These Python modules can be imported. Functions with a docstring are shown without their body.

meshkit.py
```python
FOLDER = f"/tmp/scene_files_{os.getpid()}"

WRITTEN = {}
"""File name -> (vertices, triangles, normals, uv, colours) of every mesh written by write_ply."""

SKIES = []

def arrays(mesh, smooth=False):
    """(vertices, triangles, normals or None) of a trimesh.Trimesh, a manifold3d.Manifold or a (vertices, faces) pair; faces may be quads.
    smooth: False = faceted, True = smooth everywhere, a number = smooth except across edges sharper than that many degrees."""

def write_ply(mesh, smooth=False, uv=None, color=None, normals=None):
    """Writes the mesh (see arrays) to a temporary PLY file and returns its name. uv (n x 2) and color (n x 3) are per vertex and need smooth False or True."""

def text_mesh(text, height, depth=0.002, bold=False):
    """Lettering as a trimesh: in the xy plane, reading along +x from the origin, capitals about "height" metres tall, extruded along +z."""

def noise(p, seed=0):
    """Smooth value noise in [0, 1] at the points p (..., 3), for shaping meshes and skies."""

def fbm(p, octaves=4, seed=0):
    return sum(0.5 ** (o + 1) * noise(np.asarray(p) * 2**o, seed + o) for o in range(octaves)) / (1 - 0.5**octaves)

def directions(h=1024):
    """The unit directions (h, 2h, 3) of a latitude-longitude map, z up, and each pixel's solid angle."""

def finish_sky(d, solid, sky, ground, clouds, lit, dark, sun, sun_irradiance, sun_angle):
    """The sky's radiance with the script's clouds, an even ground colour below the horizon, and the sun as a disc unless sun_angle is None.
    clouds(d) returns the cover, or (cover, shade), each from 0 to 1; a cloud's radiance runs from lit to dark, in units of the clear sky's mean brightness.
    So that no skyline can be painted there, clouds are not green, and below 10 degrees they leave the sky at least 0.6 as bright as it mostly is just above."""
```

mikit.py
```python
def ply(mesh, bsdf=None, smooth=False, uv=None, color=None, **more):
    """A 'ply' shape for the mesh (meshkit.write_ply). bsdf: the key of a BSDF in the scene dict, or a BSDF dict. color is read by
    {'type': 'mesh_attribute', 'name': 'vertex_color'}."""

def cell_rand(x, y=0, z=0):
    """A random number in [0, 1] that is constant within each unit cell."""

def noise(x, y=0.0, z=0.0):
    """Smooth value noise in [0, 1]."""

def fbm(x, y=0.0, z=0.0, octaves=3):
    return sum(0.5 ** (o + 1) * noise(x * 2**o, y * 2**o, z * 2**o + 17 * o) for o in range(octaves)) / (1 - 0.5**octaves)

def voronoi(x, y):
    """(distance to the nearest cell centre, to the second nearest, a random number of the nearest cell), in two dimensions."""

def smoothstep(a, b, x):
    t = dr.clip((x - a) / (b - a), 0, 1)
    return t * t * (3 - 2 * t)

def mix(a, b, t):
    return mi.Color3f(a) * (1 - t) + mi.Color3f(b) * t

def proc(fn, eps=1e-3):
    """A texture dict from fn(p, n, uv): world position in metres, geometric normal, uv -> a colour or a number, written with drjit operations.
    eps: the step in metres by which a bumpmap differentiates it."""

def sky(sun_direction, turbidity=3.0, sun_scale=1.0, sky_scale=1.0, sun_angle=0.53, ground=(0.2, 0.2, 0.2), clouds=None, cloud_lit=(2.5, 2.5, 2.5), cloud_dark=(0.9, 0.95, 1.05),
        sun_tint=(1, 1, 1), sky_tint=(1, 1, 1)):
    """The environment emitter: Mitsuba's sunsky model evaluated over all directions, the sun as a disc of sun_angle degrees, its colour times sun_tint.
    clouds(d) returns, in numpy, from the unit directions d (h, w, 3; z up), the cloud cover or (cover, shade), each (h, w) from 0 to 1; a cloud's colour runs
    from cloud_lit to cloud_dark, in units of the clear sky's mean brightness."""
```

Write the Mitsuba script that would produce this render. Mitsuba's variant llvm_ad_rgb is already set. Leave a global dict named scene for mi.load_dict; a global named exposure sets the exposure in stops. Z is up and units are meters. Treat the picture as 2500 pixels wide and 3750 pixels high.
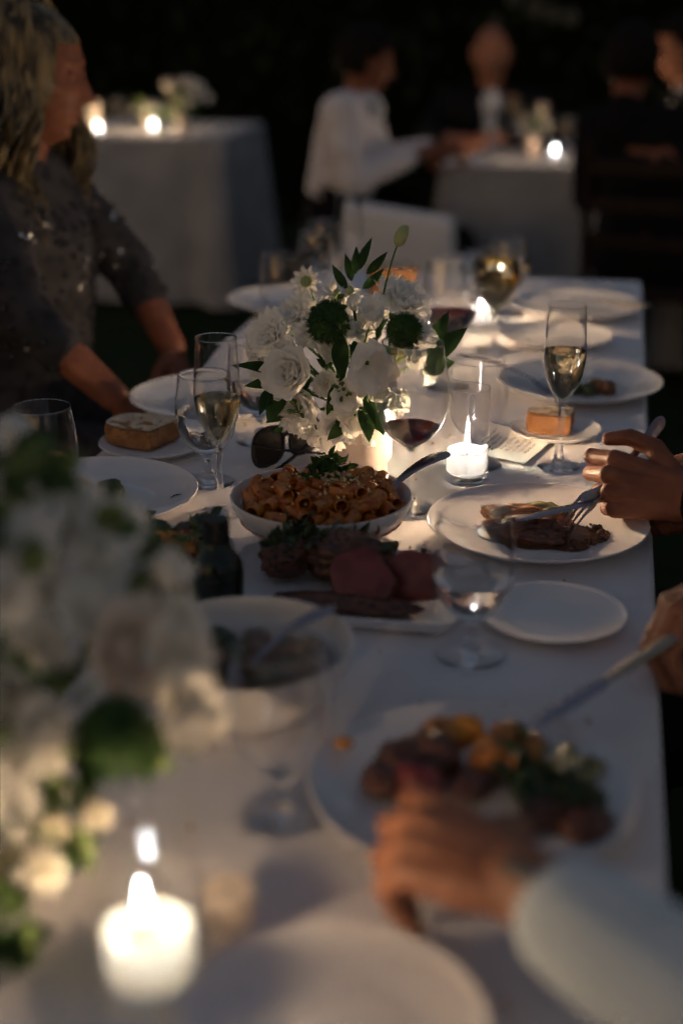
import math, random
import numpy as np, trimesh, mitsuba as mi, mikit
import drjit as dr
import manifold3d as m3
from shapely.geometry import Polygon, LineString, Point
from meshkit import fbm, noise

random.seed(5)
rng = np.random.default_rng(11)
T = mi.ScalarTransform4f
scene, labels = {}, {}

# ---------------------------------------------------------------- camera, sky, exposure
TZ = 0.75                                     # table top
EYE = np.array([0.0, 0.0, 1.38])
PITCH, YAW = math.radians(20.4), math.radians(10.7)
FW = np.array([-math.sin(YAW) * math.cos(PITCH), math.cos(YAW) * math.cos(PITCH), -math.sin(PITCH)])
scene['camera'] = {'type': 'thinlens', 'fov': 26.98, 'fov_axis': 'x', 'aperture_radius': 0.0145, 'focus_distance': 1.80,
                   'near_clip': 0.03, 'far_clip': 200.0,
                   'to_world': T().look_at(origin=EYE.tolist(), target=(EYE + FW).tolist(), up=[0, 0, 1])}


def dusk_clouds(d):
    n = fbm(d * np.array([2.2, 2.2, 4.0]) + 3.0, 4, 2)
    return np.clip(0.28 + 1.1 * (n - 0.5), 0.05, 1.0), np.clip(0.5 + 1.6 * (n - 0.5), 0, 1)


scene['sky'] = mikit.sky([-0.50, -0.85, 0.07], turbidity=3.5, sun_scale=0.0, sky_scale=1.48, sky_tint=(1.06, 1.04, 1.24), ground=(0.04, 0.05, 0.03), clouds=dusk_clouds,
                         cloud_lit=(1.04, 0.90, 0.96), cloud_dark=(0.66, 0.60, 0.74))
exposure = 1.3
FLAME = 1150.0                                 # radiance of a candle flame
FLAME_RGB = (1.0, 0.69, 0.42)

# ---------------------------------------------------------------- materials
def rgb(c): return {'type': 'rgb', 'value': list(c)}
def prin(c, rough=0.5, spec=0.5, **k):
    return {'type': 'principled', 'base_color': c if isinstance(c, dict) else rgb(c), 'roughness': rough, 'specular': spec, **k}
def two(b): return {'type': 'twosided', 'bsdf': b}
def mat(key, b): scene['mat_' + key] = b
def ref(key): return {'type': 'ref', 'id': 'mat_' + key}
def tint(c0, c1, s=30.0, c2=None, s2=150.0):
    def fn(p, n, uv):
        c = mikit.mix(c0, c1, mikit.smoothstep(0.3, 0.7, mikit.fbm(p.x * s, p.y * s, p.z * s, 3)))
        if c2 is not None:
            c = mikit.mix(c, c2, 0.85 * mikit.smoothstep(0.58, 0.72, mikit.noise(p.x * s2, p.y * s2, p.z * s2)))
        return c
    return mikit.proc(fn)
def bump(b, s, h):
    return {'type': 'bumpmap', 'tex': mikit.proc(lambda p, n, uv: h * mikit.fbm(p.x * s, p.y * s, p.z * s, 3), eps=0.25 / s), 'scale': 1.0, 'bsdf': b}

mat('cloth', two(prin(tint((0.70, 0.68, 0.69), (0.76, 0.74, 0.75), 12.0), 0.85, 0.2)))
mat('far_cloth_dimmed', two(prin(tint((0.34, 0.35, 0.37), (0.41, 0.42, 0.44), 8.0), 0.85, 0.2)))  # white cloth, with the far tables' dimmer light put into its colour
mat('candle_glass', {'type': 'thindielectric', 'int_ior': 1.45, 'ext_ior': 1.0})
mat('porcelain', two(prin((0.76, 0.74, 0.73), 0.07, 0.5)))
mat('stoneware', two(prin((0.74, 0.71, 0.68), 0.32, 0.5)))
mat('vase', two(prin((0.45, 0.37, 0.33), 0.35, 0.5)))
mat('glass', {'type': 'dielectric', 'int_ior': 1.5, 'ext_ior': 1.0})
mat('thin_glass', {'type': 'thindielectric', 'int_ior': 1.62, 'ext_ior': 1.0})
mat('sparkling', {'type': 'dielectric', 'int_ior': 1.33, 'specular_transmittance': rgb((0.97, 0.91, 0.72))})
mat('white_wine', {'type': 'dielectric', 'int_ior': 1.33, 'specular_transmittance': rgb((0.93, 0.80, 0.48))})
mat('red_wine', {'type': 'dielectric', 'int_ior': 1.34, 'specular_transmittance': rgb((0.30, 0.016, 0.016))})
mat('water', {'type': 'dielectric', 'int_ior': 1.33})
mat('bottle_glass', {'type': 'dielectric', 'int_ior': 1.5, 'specular_transmittance': rgb((0.25, 0.42, 0.28))})
mat('wax', {'type': 'principledthin', 'base_color': rgb((0.95, 0.87, 0.77)), 'roughness': 0.5, 'diff_trans': 1.45, 'spec_trans': 0.0, 'eta': 1.4})
mat('steel', {'type': 'roughconductor', 'material': 'Cr', 'alpha': 0.10, 'distribution': 'ggx', 'specular_reflectance': rgb((0.50, 0.52, 0.58))})
mat('steel_bright', {'type': 'roughconductor', 'material': 'Ag', 'alpha': 0.12, 'distribution': 'ggx', 'specular_reflectance': rgb((0.50, 0.44, 0.36))})
mat('black_plastic', two(prin((0.008, 0.008, 0.009), 0.35, 0.25)))
mat('flame', {'type': 'thindielectric', 'int_ior': 1.0005, 'ext_ior': 1.0})
mat('black_wick', two(prin((0.01, 0.01, 0.01), 0.8)))
mat('petal', {'type': 'principledthin', 'base_color': rgb((0.95, 0.94, 0.90)), 'roughness': 0.6, 'diff_trans': 0.75, 'spec_trans': 0.0, 'eta': 1.3})
mat('petal_cream', {'type': 'principledthin', 'base_color': rgb((0.92, 0.89, 0.81)), 'roughness': 0.6, 'diff_trans': 0.5, 'spec_trans': 0.0, 'eta': 1.3})
mat('petal_peach', {'type': 'principledthin', 'base_color': rgb((0.93, 0.85, 0.77)), 'roughness': 0.6, 'diff_trans': 0.7, 'spec_trans': 0.0, 'eta': 1.3})
mat('leaf', {'type': 'principledthin', 'base_color': tint((0.020, 0.050, 0.020), (0.040, 0.085, 0.030), 40.0), 'roughness': 0.38, 'diff_trans': 0.35, 'spec_trans': 0.0, 'eta': 1.45})
mat('leaf_pale', {'type': 'principledthin', 'base_color': tint((0.11, 0.18, 0.06), (0.20, 0.27, 0.11), 40.0), 'roughness': 0.5, 'diff_trans': 0.5, 'spec_trans': 0.0, 'eta': 1.4})
mat('green_ball', two(prin(tint((0.015, 0.045, 0.010), (0.030, 0.085, 0.016), 60.0), 0.7, 0.3)))
mat('dim_petal', two(prin((0.16, 0.16, 0.14), 0.8, 0.2)))
mat('bud', two(prin(tint((0.30, 0.38, 0.14), (0.42, 0.46, 0.25), 60.0), 0.6, 0.3)))
mat('stem', two(prin((0.05, 0.11, 0.03), 0.5, 0.4)))
mat('pasta', two(prin(tint((0.36, 0.105, 0.014), (0.52, 0.19, 0.032), 60.0, (0.27, 0.055, 0.008), 190.0), 0.33, 0.5)))
mat('sauce', two(prin(tint((0.30, 0.07, 0.010), (0.45, 0.14, 0.025), 80.0), 0.28, 0.5)))
mat('cheese', two(prin((0.72, 0.58, 0.32), 0.6, 0.3)))
mat('herb', {'type': 'principledthin', 'base_color': rgb((0.035, 0.075, 0.022)), 'roughness': 0.45, 'diff_trans': 0.4, 'spec_trans': 0.0, 'eta': 1.4})
mat('crust', two(prin(tint((0.22, 0.095, 0.034), (0.36, 0.175, 0.07), 45.0, (0.16, 0.062, 0.022), 300.0), 0.6, 0.3)))
mat('crumb', two(prin(tint((0.62, 0.49, 0.34), (0.74, 0.62, 0.45), 70.0, (0.52, 0.38, 0.24), 480.0), 0.85, 0.2)))
mat('meat_dark', two(prin(tint((0.085, 0.035, 0.022), (0.15, 0.06, 0.035), 80.0, (0.03, 0.014, 0.010), 210.0), 0.35, 0.5)))
mat('meat_rare', two(prin(tint((0.15, 0.026, 0.026), (0.22, 0.048, 0.042), 70.0), 0.35, 0.5)))
mat('cutlet', two(prin(tint((0.40, 0.14, 0.045), (0.55, 0.24, 0.08), 90.0, (0.16, 0.04, 0.015), 180.0), 0.45, 0.5)))
mat('squash', two(prin(tint((0.58, 0.22, 0.022), (0.70, 0.32, 0.045), 70.0), 0.4, 0.5)))
mat('roast', two(prin(tint((0.42, 0.15, 0.03), (0.60, 0.25, 0.05), 60.0, (0.14, 0.05, 0.02), 160.0), 0.4, 0.5)))
mat('onion', two(prin(tint((0.23, 0.21, 0.08), (0.34, 0.30, 0.14), 90.0), 0.22, 0.5)))
mat('stew', two(prin(tint((0.075, 0.036, 0.016), (0.15, 0.074, 0.03), 60.0, (0.05, 0.04, 0.015), 150.0), 0.35, 0.5)))
mat('greens', two(prin(tint((0.018, 0.036, 0.012), (0.045, 0.075, 0.020), 70.0), 0.4, 0.5)))
mat('card', two(prin((0.82, 0.80, 0.77), 0.8, 0.2)))
mat('ink', two(prin((0.10, 0.10, 0.10), 0.8, 0.2)))
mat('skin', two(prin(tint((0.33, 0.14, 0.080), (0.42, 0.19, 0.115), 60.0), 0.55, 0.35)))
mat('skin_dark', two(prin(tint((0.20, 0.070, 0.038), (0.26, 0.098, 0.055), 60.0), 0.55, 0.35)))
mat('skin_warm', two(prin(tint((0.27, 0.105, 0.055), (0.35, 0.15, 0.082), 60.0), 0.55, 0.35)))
mat('nail', two(prin((0.60, 0.36, 0.28), 0.25, 0.5)))
mat('hair_blond', two(prin(mikit.proc(lambda p, n, uv: mikit.mix((0.040, 0.029, 0.013), (0.25, 0.185, 0.085), mikit.smoothstep(0.3, 0.7, mikit.fbm(p.x * 70, p.y * 70, p.z * 12, 3)))), 0.42, 0.5)))
mat('hair_black', two(prin((0.009, 0.007, 0.006), 0.7, 0.12)))
mat('hair_grey', two(prin((0.20, 0.18, 0.16), 0.6, 0.3)))
mat('suit', two(prin((0.007, 0.007, 0.008), 0.85, 0.15)))
mat('suit_grey', two(prin((0.035, 0.036, 0.040), 0.85, 0.15)))
mat('white_jacket', two(prin(tint((0.76, 0.71, 0.72), (0.82, 0.77, 0.78), 14.0), 0.85, 0.2)))
mat('shirt', two(prin((0.70, 0.70, 0.71), 0.8, 0.2)))
mat('shirt_pale', two(prin(tint((0.56, 0.64, 0.66), (0.63, 0.70, 0.72), 20.0), 0.8, 0.2)))
mat('dress', two(prin(tint((0.032, 0.031, 0.035), (0.055, 0.050, 0.054), 25.0, (0.02, 0.02, 0.024), 45.0), 0.75, 0.25, sheen=0.1)))
mat('sequin', {'type': 'roughconductor', 'material': 'Ag', 'alpha': 0.16, 'distribution': 'ggx'})
mat('bead_dark', two(prin((0.015, 0.015, 0.018), 0.15, 0.6)))
mat('wood_dark', two(prin(tint((0.012, 0.006, 0.004), (0.022, 0.011, 0.007), 20.0), 0.6, 0.2)))
mat('slipcover', two(prin((0.80, 0.80, 0.83), 0.9, 0.2)))
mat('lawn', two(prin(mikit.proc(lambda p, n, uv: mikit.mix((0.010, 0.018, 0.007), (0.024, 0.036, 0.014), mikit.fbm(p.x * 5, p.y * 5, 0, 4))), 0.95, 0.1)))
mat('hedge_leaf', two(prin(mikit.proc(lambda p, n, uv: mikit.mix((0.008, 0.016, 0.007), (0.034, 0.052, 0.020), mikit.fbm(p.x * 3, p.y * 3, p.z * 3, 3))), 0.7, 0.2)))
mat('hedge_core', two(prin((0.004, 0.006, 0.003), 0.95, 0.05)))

# ---------------------------------------------------------------- bookkeeping
used = {}
def numbered(name):
    n = used.get(name, 0); used[name] = n + 1
    return name if n == 0 else f'{name}_{n:03d}'
def tag(key, label=None, cat=None, group=None, kind=None):
    d = {k: v for k, v in (('label', label), ('category', cat), ('group', group), ('kind', kind)) if v}
    if d: labels[key] = d
def thing(name, label, cat, group=None):
    k = numbered(name); tag(k, label, cat, group); return k
def shape(mesh, m, smooth=30, **kw): return mikit.ply(mesh, 'mat_' + m, smooth=smooth, **kw)
def part(parent, name, mesh, m, smooth=30, label=None, kind=None, at=None, **kw):
    k = numbered(f'{parent}__{name}')
    d = dict(mesh) if isinstance(mesh, dict) else shape(mesh, m, smooth, **kw)
    if at is not None: d['to_world'] = at
    scene[k] = d
    if label or kind: tag(k, label=label, kind=kind)
    return k
def one(name, mesh, m, label, cat, group=None, kind=None, smooth=30, at=None):
    k = numbered(name)
    d = dict(mesh) if isinstance(mesh, dict) else shape(mesh, m, smooth)
    if at is not None: d['to_world'] = at
    scene[k] = d; tag(k, label, cat, group, kind); return k

# ---------------------------------------------------------------- mesh helpers
V = lambda *a: np.array(a, float)
def unit(v): v = np.asarray(v, float); return v / (np.linalg.norm(v) + 1e-12)
def TM(v, f): return trimesh.Trimesh(np.asarray(v, float), np.asarray(f, int), process=False)
def cat(*ms): return trimesh.util.concatenate([m for m in ms if m is not None])
def moved(m, t=(0, 0, 0), rz=0.0, R=None, s=1.0):
    v = np.array(m.vertices) * s
    if R is not None: v = v @ np.asarray(R).T
    if rz:
        c, q = math.cos(rz), math.sin(rz); v = v @ np.array([[c, q, 0], [-q, c, 0], [0, 0, 1]])
    return TM(v + np.asarray(t), m.faces)
def frame(z, up=(0, 0, 1)):
    z = unit(z); up = np.asarray(up, float)
    if abs(z @ unit(up)) > 0.98: up = V(1, 0, 0) if abs(z[0]) < 0.9 else V(0, 1, 0)
    x = unit(np.cross(up, z)); return np.stack([x, np.cross(z, x), z], 1)
def lathe(prof, n=48):
    v, f, rows = [], [], []
    a = np.arange(n) * 2 * math.pi / n
    for r, z in prof:
        if r < 1e-7: rows.append([len(v)] * n); v.append((0, 0, z))
        else:
            rows.append(list(range(len(v), len(v) + n))); v += [(r * math.cos(t), r * math.sin(t), z) for t in a]
    for A, B in zip(rows, rows[1:]):
        for j in range(n):
            k = (j + 1) % n; q = [A[j], A[k], B[k], B[j]]
            for t in ((q[0], q[1], q[2]), (q[0], q[2], q[3])):
                if len(set(t)) == 3: f.append(t)
    return TM(v, f)
def curve(pts, n=40):
    """a smooth profile through points (Catmull-Rom)"""
    p = np.asarray(pts, float); p = np.vstack([2 * p[0] - p[1], p, 2 * p[-1] - p[-2]])
    out = []
    m = len(p) - 3
    for i in range(m):
        k = max(2, n // m)
        for t in np.linspace(0, 1, k, endpoint=(i == m - 1)):
            a, b, c, d = p[i:i + 4]
            out.append(0.5 * (2 * b + (c - a) * t + (2 * a - 5 * b + 4 * c - d) * t * t + (3 * b - 3 * c + d - a) * t ** 3))
    return np.array(out)
def tube(pts, rad, n=8, flat=None, up=(0, 0, 1), caps=True):
    """swept ellipse: rad (half width), flat (half thickness along up)"""
    p = np.asarray(pts, float); k = len(p)
    rad = np.broadcast_to(rad, (k,)); fl = rad if flat is None else np.broadcast_to(flat, (k,))
    tg = np.gradient(p, axis=0); v, f = [], []
    up = np.asarray(up, float); side0 = None
    a = np.arange(n) * 2 * math.pi / n
    for i in range(k):
        t = unit(tg[i]); s = np.cross(t, up)
        if np.linalg.norm(s) < 0.15:
            s = side0 if side0 is not None else np.cross(t, V(0.3, 1, 0.2))
        s = unit(s - t * (s @ t)); side0 = s; w = np.cross(s, t)
        v += list(p[i] + np.cos(a)[:, None] * s * rad[i] + np.sin(a)[:, None] * w * fl[i])
    for i in range(k - 1):
        for j in range(n):
            q = (j + 1) % n
            f += [(i * n + j, (i + 1) * n + q, i * n + q), (i * n + j, (i + 1) * n + j, (i + 1) * n + q)]
    if caps:
        v += [p[0], p[-1]]
        for j in range(n):
            q = (j + 1) % n
            f += [(k * n, j, q), (k * n + 1, (k - 1) * n + q, (k - 1) * n + j)]
    m = TM(v, f)
    if m.volume < 0: m.invert()
    return m
def bez(a, b, c, n=10):
    t = np.linspace(0, 1, n)[:, None]; a, b, c = map(np.asarray, (a, b, c))
    return (1 - t) ** 2 * a + 2 * t * (1 - t) * b + t * t * c
def box(x0, x1, y0, y1, z0, z1): 
    return moved(trimesh.creation.box((x1 - x0, y1 - y0, z1 - z0)), ((x0 + x1) / 2, (y0 + y1) / 2, (z0 + z1) / 2))
def rbox(x0, x1, y0, y1, z0, z1, r=0.01, n=16):
    s = m3.Manifold.sphere(r, n)
    return tri(m3.Manifold.batch_hull([s.translate((x, y, z)) for x in (x0 + r, x1 - r) for y in (y0 + r, y1 - r) for z in (z0 + r, z1 - r)]))
def tri(man):
    m = man.to_mesh(); return TM(np.array(m.vert_properties)[:, :3], np.array(m.tri_verts))
def man(t): return m3.Manifold(m3.Mesh(np.asarray(t.vertices, np.float32), np.asarray(t.faces, np.uint32)))
def ball(p, r, n=20): return m3.Manifold.sphere(1.0, n).scale(tuple(np.broadcast_to(r, 3).astype(float))).translate(tuple(map(float, p)))
def bone(p0, r0, p1, r1, n=16): return m3.Manifold.batch_hull([ball(p0, r0, n), ball(p1, r1, n)])
def limb(*jr): return [bone(jr[i][0], jr[i][1], jr[i + 1][0], jr[i + 1][1]) for i in range(len(jr) - 1)]
def union(l): return m3.Manifold.batch_boolean(list(l), m3.OpType.Add)
def relax(v, f, it, most=0.01):
    """Taubin smoothing in which no point moves further than `most`"""
    from scipy.sparse import coo_matrix
    v = np.array(v, float); f = np.asarray(f); n = len(v)
    e = np.vstack([f[:, [0, 1]], f[:, [1, 2]], f[:, [2, 0]]]); e = np.unique(np.sort(e, axis=1), axis=0)
    A = coo_matrix((np.ones(2 * len(e)), (np.r_[e[:, 0], e[:, 1]], np.r_[e[:, 1], e[:, 0]])), (n, n)).tocsr(); dg = np.maximum(np.asarray(A.sum(1)), 1); w = v.copy()
    for _ in range(it):
        for lam in (0.5, -0.52): w = w + lam * (A @ w / dg - w)
    d = w - v; L = np.linalg.norm(d, axis=1, keepdims=True); return v + d * np.minimum(1, most / np.maximum(L, 1e-9))
def soften(mn, edge=0.012, it=12):
    t = tri(mn.simplify(0.0004).refine_to_length(edge)); return TM(relax(t.vertices, t.faces, it, 0.9 * edge + 0.003), t.faces)
def lump(r, seed, amp=0.25, freq=1.7, sub=3, flat=None):
    m = trimesh.creation.icosphere(subdivisions=sub); v = np.array(m.vertices)
    d = 1 + amp * 2 * (fbm(v * freq + seed * 7.31, 3, seed) - 0.5)
    v = v * d[:, None] * np.broadcast_to(r, 3)
    if flat is not None: v[:, 2] = np.maximum(v[:, 2], -flat)
    return TM(v, m.faces)
def sheet(fn, nu, nv):
    u, v = np.meshgrid(np.linspace(-1, 1, nu), np.linspace(0, 1, nv), indexing='ij')
    P = np.stack(fn(u, v), -1).reshape(-1, 3); f = []
    for i in range(nu - 1):
        for j in range(nv - 1):
            a, b, c, d = i * nv + j, (i + 1) * nv + j, (i + 1) * nv + j + 1, i * nv + j + 1
            f += [(a, b, c), (a, c, d)]
    return TM(P, f)
at_ = lambda x, y, z, rz=0.0: T().translate([float(x), float(y), float(z)]).rotate([0, 0, 1], math.degrees(rz))

# ================================================================ SETTING
g = np.linspace(-14, 14, 57)
gx, gy = np.meshgrid(g, g + 5, indexing='ij'); gz = 0.02 * (fbm(np.stack([gx, gy, gx * 0], -1) * 0.7, 3, 4) - 0.5) - 0.012
gf = [(i * 57 + j, (i + 1) * 57 + j, (i + 1) * 57 + j + 1) for i in range(56) for j in range(56)] + [(i * 57 + j, (i + 1) * 57 + j + 1, i * 57 + j + 1) for i in range(56) for j in range(56)]
far = box(-150, 150, -150, 150, -0.2, -0.05)
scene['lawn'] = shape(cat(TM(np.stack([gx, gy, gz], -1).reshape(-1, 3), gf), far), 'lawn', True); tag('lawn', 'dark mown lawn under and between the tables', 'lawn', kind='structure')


def leaf_cards(c, n, size, seed):
    r = np.random.default_rng(seed)
    v, f = [], []
    for p in c:
        a, b = unit(r.normal(size=3)), unit(r.normal(size=3)); b = unit(b - a * (a @ b)); s = size * r.uniform(0.6, 1.3); i = len(v)
        v += [p - a * s, p - b * s * 0.45 + 0.1 * s, p + a * s, p + b * s * 0.45]
        f += [(i, i + 1, i + 2), (i, i + 2, i + 3)]
    return TM(v, f)


def hedge(label, x0, x1, y0, y1, h, seed, n):
    k = thing('hedge', label, 'hedge')
    r = np.random.default_rng(seed)
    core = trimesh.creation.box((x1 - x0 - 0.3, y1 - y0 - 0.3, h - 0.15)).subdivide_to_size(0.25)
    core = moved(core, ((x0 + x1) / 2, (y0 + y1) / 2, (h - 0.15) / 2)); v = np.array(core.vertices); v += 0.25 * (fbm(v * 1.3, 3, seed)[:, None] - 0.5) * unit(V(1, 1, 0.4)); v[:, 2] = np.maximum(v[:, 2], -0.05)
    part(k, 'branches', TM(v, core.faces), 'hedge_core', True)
    p = np.stack([r.uniform(x0, x1, n), np.where(r.random(n) < 0.7, y0 + 0.25 * r.random(n), r.uniform(y0, y1, n)), r.uniform(0, h, n)], 1)
    p[:, 1] += 0.5 * (fbm(p * 0.9, 3, seed + 3) - 0.5); p[:, 2] *= 0.9 + 0.2 * noise(p[:, [0, 0, 0]] * 0.8, seed)
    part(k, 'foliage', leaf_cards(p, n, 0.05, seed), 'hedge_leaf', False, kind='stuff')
    return k
HB = hedge('tall dark garden hedge standing behind the two far tables', -9.0, 7.0, 8.6, 9.6, 3.6, 21, 16000)
fl = []
for (x, z, r_) in ((-0.62, 1.30, 0.03), (-0.50, 1.25, 0.035), (-0.40, 1.22, 0.03), (-0.30, 1.20, 0.03), (-0.72, 1.18, 0.022)):
    bl = cat(*[moved(lump(0.55 * r_, i, 0.2, sub=1), (x + 0.9 * r_ * math.cos(i * 1.26), 8.45, z + 0.9 * r_ * math.sin(i * 1.26))) for i in range(5)])
    part(HB, 'blossom', bl, 'dim_petal', True)


def drape(x0, x1, y0, y1, z, drop, seed, step=0.02, flare=0.05, amp=0.014, wr=0.0020, creases=()):
    """a tablecloth: top with faint wrinkles and press creases, skirt with folds that deepen downwards and flared corners"""
    nx, ny = max(2, round((x1 - x0) / step)), max(2, round((y1 - y0) / step))
    X, Y = np.meshgrid(np.linspace(x0, x1, nx + 1), np.linspace(y0, y1, ny + 1), indexing='ij')
    P = np.stack([X, Y, X * 0], -1)
    Z = wr * 2 * (fbm(P * 6 + seed, 4, seed) - 0.5) + 0.5 * wr * (fbm(P * np.array([30, 9, 1]) + seed, 3, seed + 1) - 0.5)
    for ax, c in creases:
        Z += 0.0017 * np.exp(-(((X if ax == 0 else Y) - c) / 0.006) ** 2)
    Z = z - 0.0030 + Z - max(0, Z.max() - 0.0030)
    idx = np.arange((nx + 1) * (ny + 1)).reshape(nx + 1, ny + 1)
    v = [np.stack([X, Y, Z], -1).reshape(-1, 3)]; f = []
    a, b, c, d = idx[:-1, :-1].ravel(), idx[1:, :-1].ravel(), idx[1:, 1:].ravel(), idx[:-1, 1:].ravel()
    f.append(np.stack([a, b, c], 1)); f.append(np.stack([a, c, d], 1))
    loop = np.concatenate([idx[:, 0], idx[-1, 1:], idx[-2::-1, -1], idx[0, -2:0:-1]])
    L = v[0][loop]; n = len(L)
    nxt, prv = np.roll(L, -1, 0), np.roll(L, 1, 0); tg = nxt - prv
    N = np.stack([tg[:, 1], -tg[:, 0], tg[:, 0] * 0], 1); N /= np.linalg.norm(N, axis=1, keepdims=True)
    s = np.cumsum(np.linalg.norm(L - prv, axis=1))
    cd = np.min([np.hypot(L[:, 0] - cx, L[:, 1] - cy) for cx in (x0, x1) for cy in (y0, y1)], axis=0)
    fold = np.sin(s * 19 + 3.0 * noise(np.stack([s * 2.1, s * 0, s * 0], 1), seed)) * (0.35 + noise(np.stack([s * 3, s * 0 + 5, s * 0], 1), seed))
    corner = np.exp(-(cd / 0.07) ** 2) - 0.5 * np.exp(-((cd - 0.14) / 0.05) ** 2)
    rows = [(0.0015, 0.0006), (0.0042, 0.0028), (0.006, 0.007)] + [(None, t) for t in np.linspace(0.02, drop, 22)]
    prev = loop; base = len(v[0])
    for off, dz in rows:
        if off is None:
            t = (dz - 0.007) / drop; off_ = 0.006 + amp * t ** 0.8 * fold + flare * t * corner + 0.02 * t
        else: off_ = np.full(n, off)
        R = L + N * off_[:, None]; R[:, 2] = L[:, 2] * (1 - dz / drop) + (z - drop) * (dz / drop) if off is None else L[:, 2] - dz
        cur = np.arange(base, base + n); base += n; v.append(R)
        p2, c2 = np.roll(prev, -1), np.roll(cur, -1)
        f.append(np.stack([prev, cur, c2], 1)); f.append(np.stack([prev, c2, p2], 1)); prev = cur
    return TM(np.vstack(v), np.vstack(f))


TC = [one('tablecloth', drape(-0.70, 0.067, 0.30, 3.27, TZ, 0.735, 3, 0.011, creases=((0, -0.31), (1, 0.9), (1, 1.46), (1, 2.02), (1, 2.6))), 'cloth', 'long white tablecloth under the crowded dinner table in the foreground', 'tablecloth', 'white tablecloths', smooth=50),
      one('tablecloth', drape(-2.75, -1.70, 6.16, 6.95, TZ, 0.735, 5, 0.03, 0.085, 0.022), 'far_cloth_dimmed', 'white floor-length tablecloth on the far left table with two votives', 'tablecloth', 'white tablecloths', smooth=50),
      one('tablecloth', drape(-0.64, 0.55, 5.38, 6.12, TZ, 0.735, 8, 0.03, 0.085, 0.022), 'far_cloth_dimmed', 'white tablecloth on the far right table between the seated men', 'tablecloth', 'white tablecloths', smooth=50)]

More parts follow.
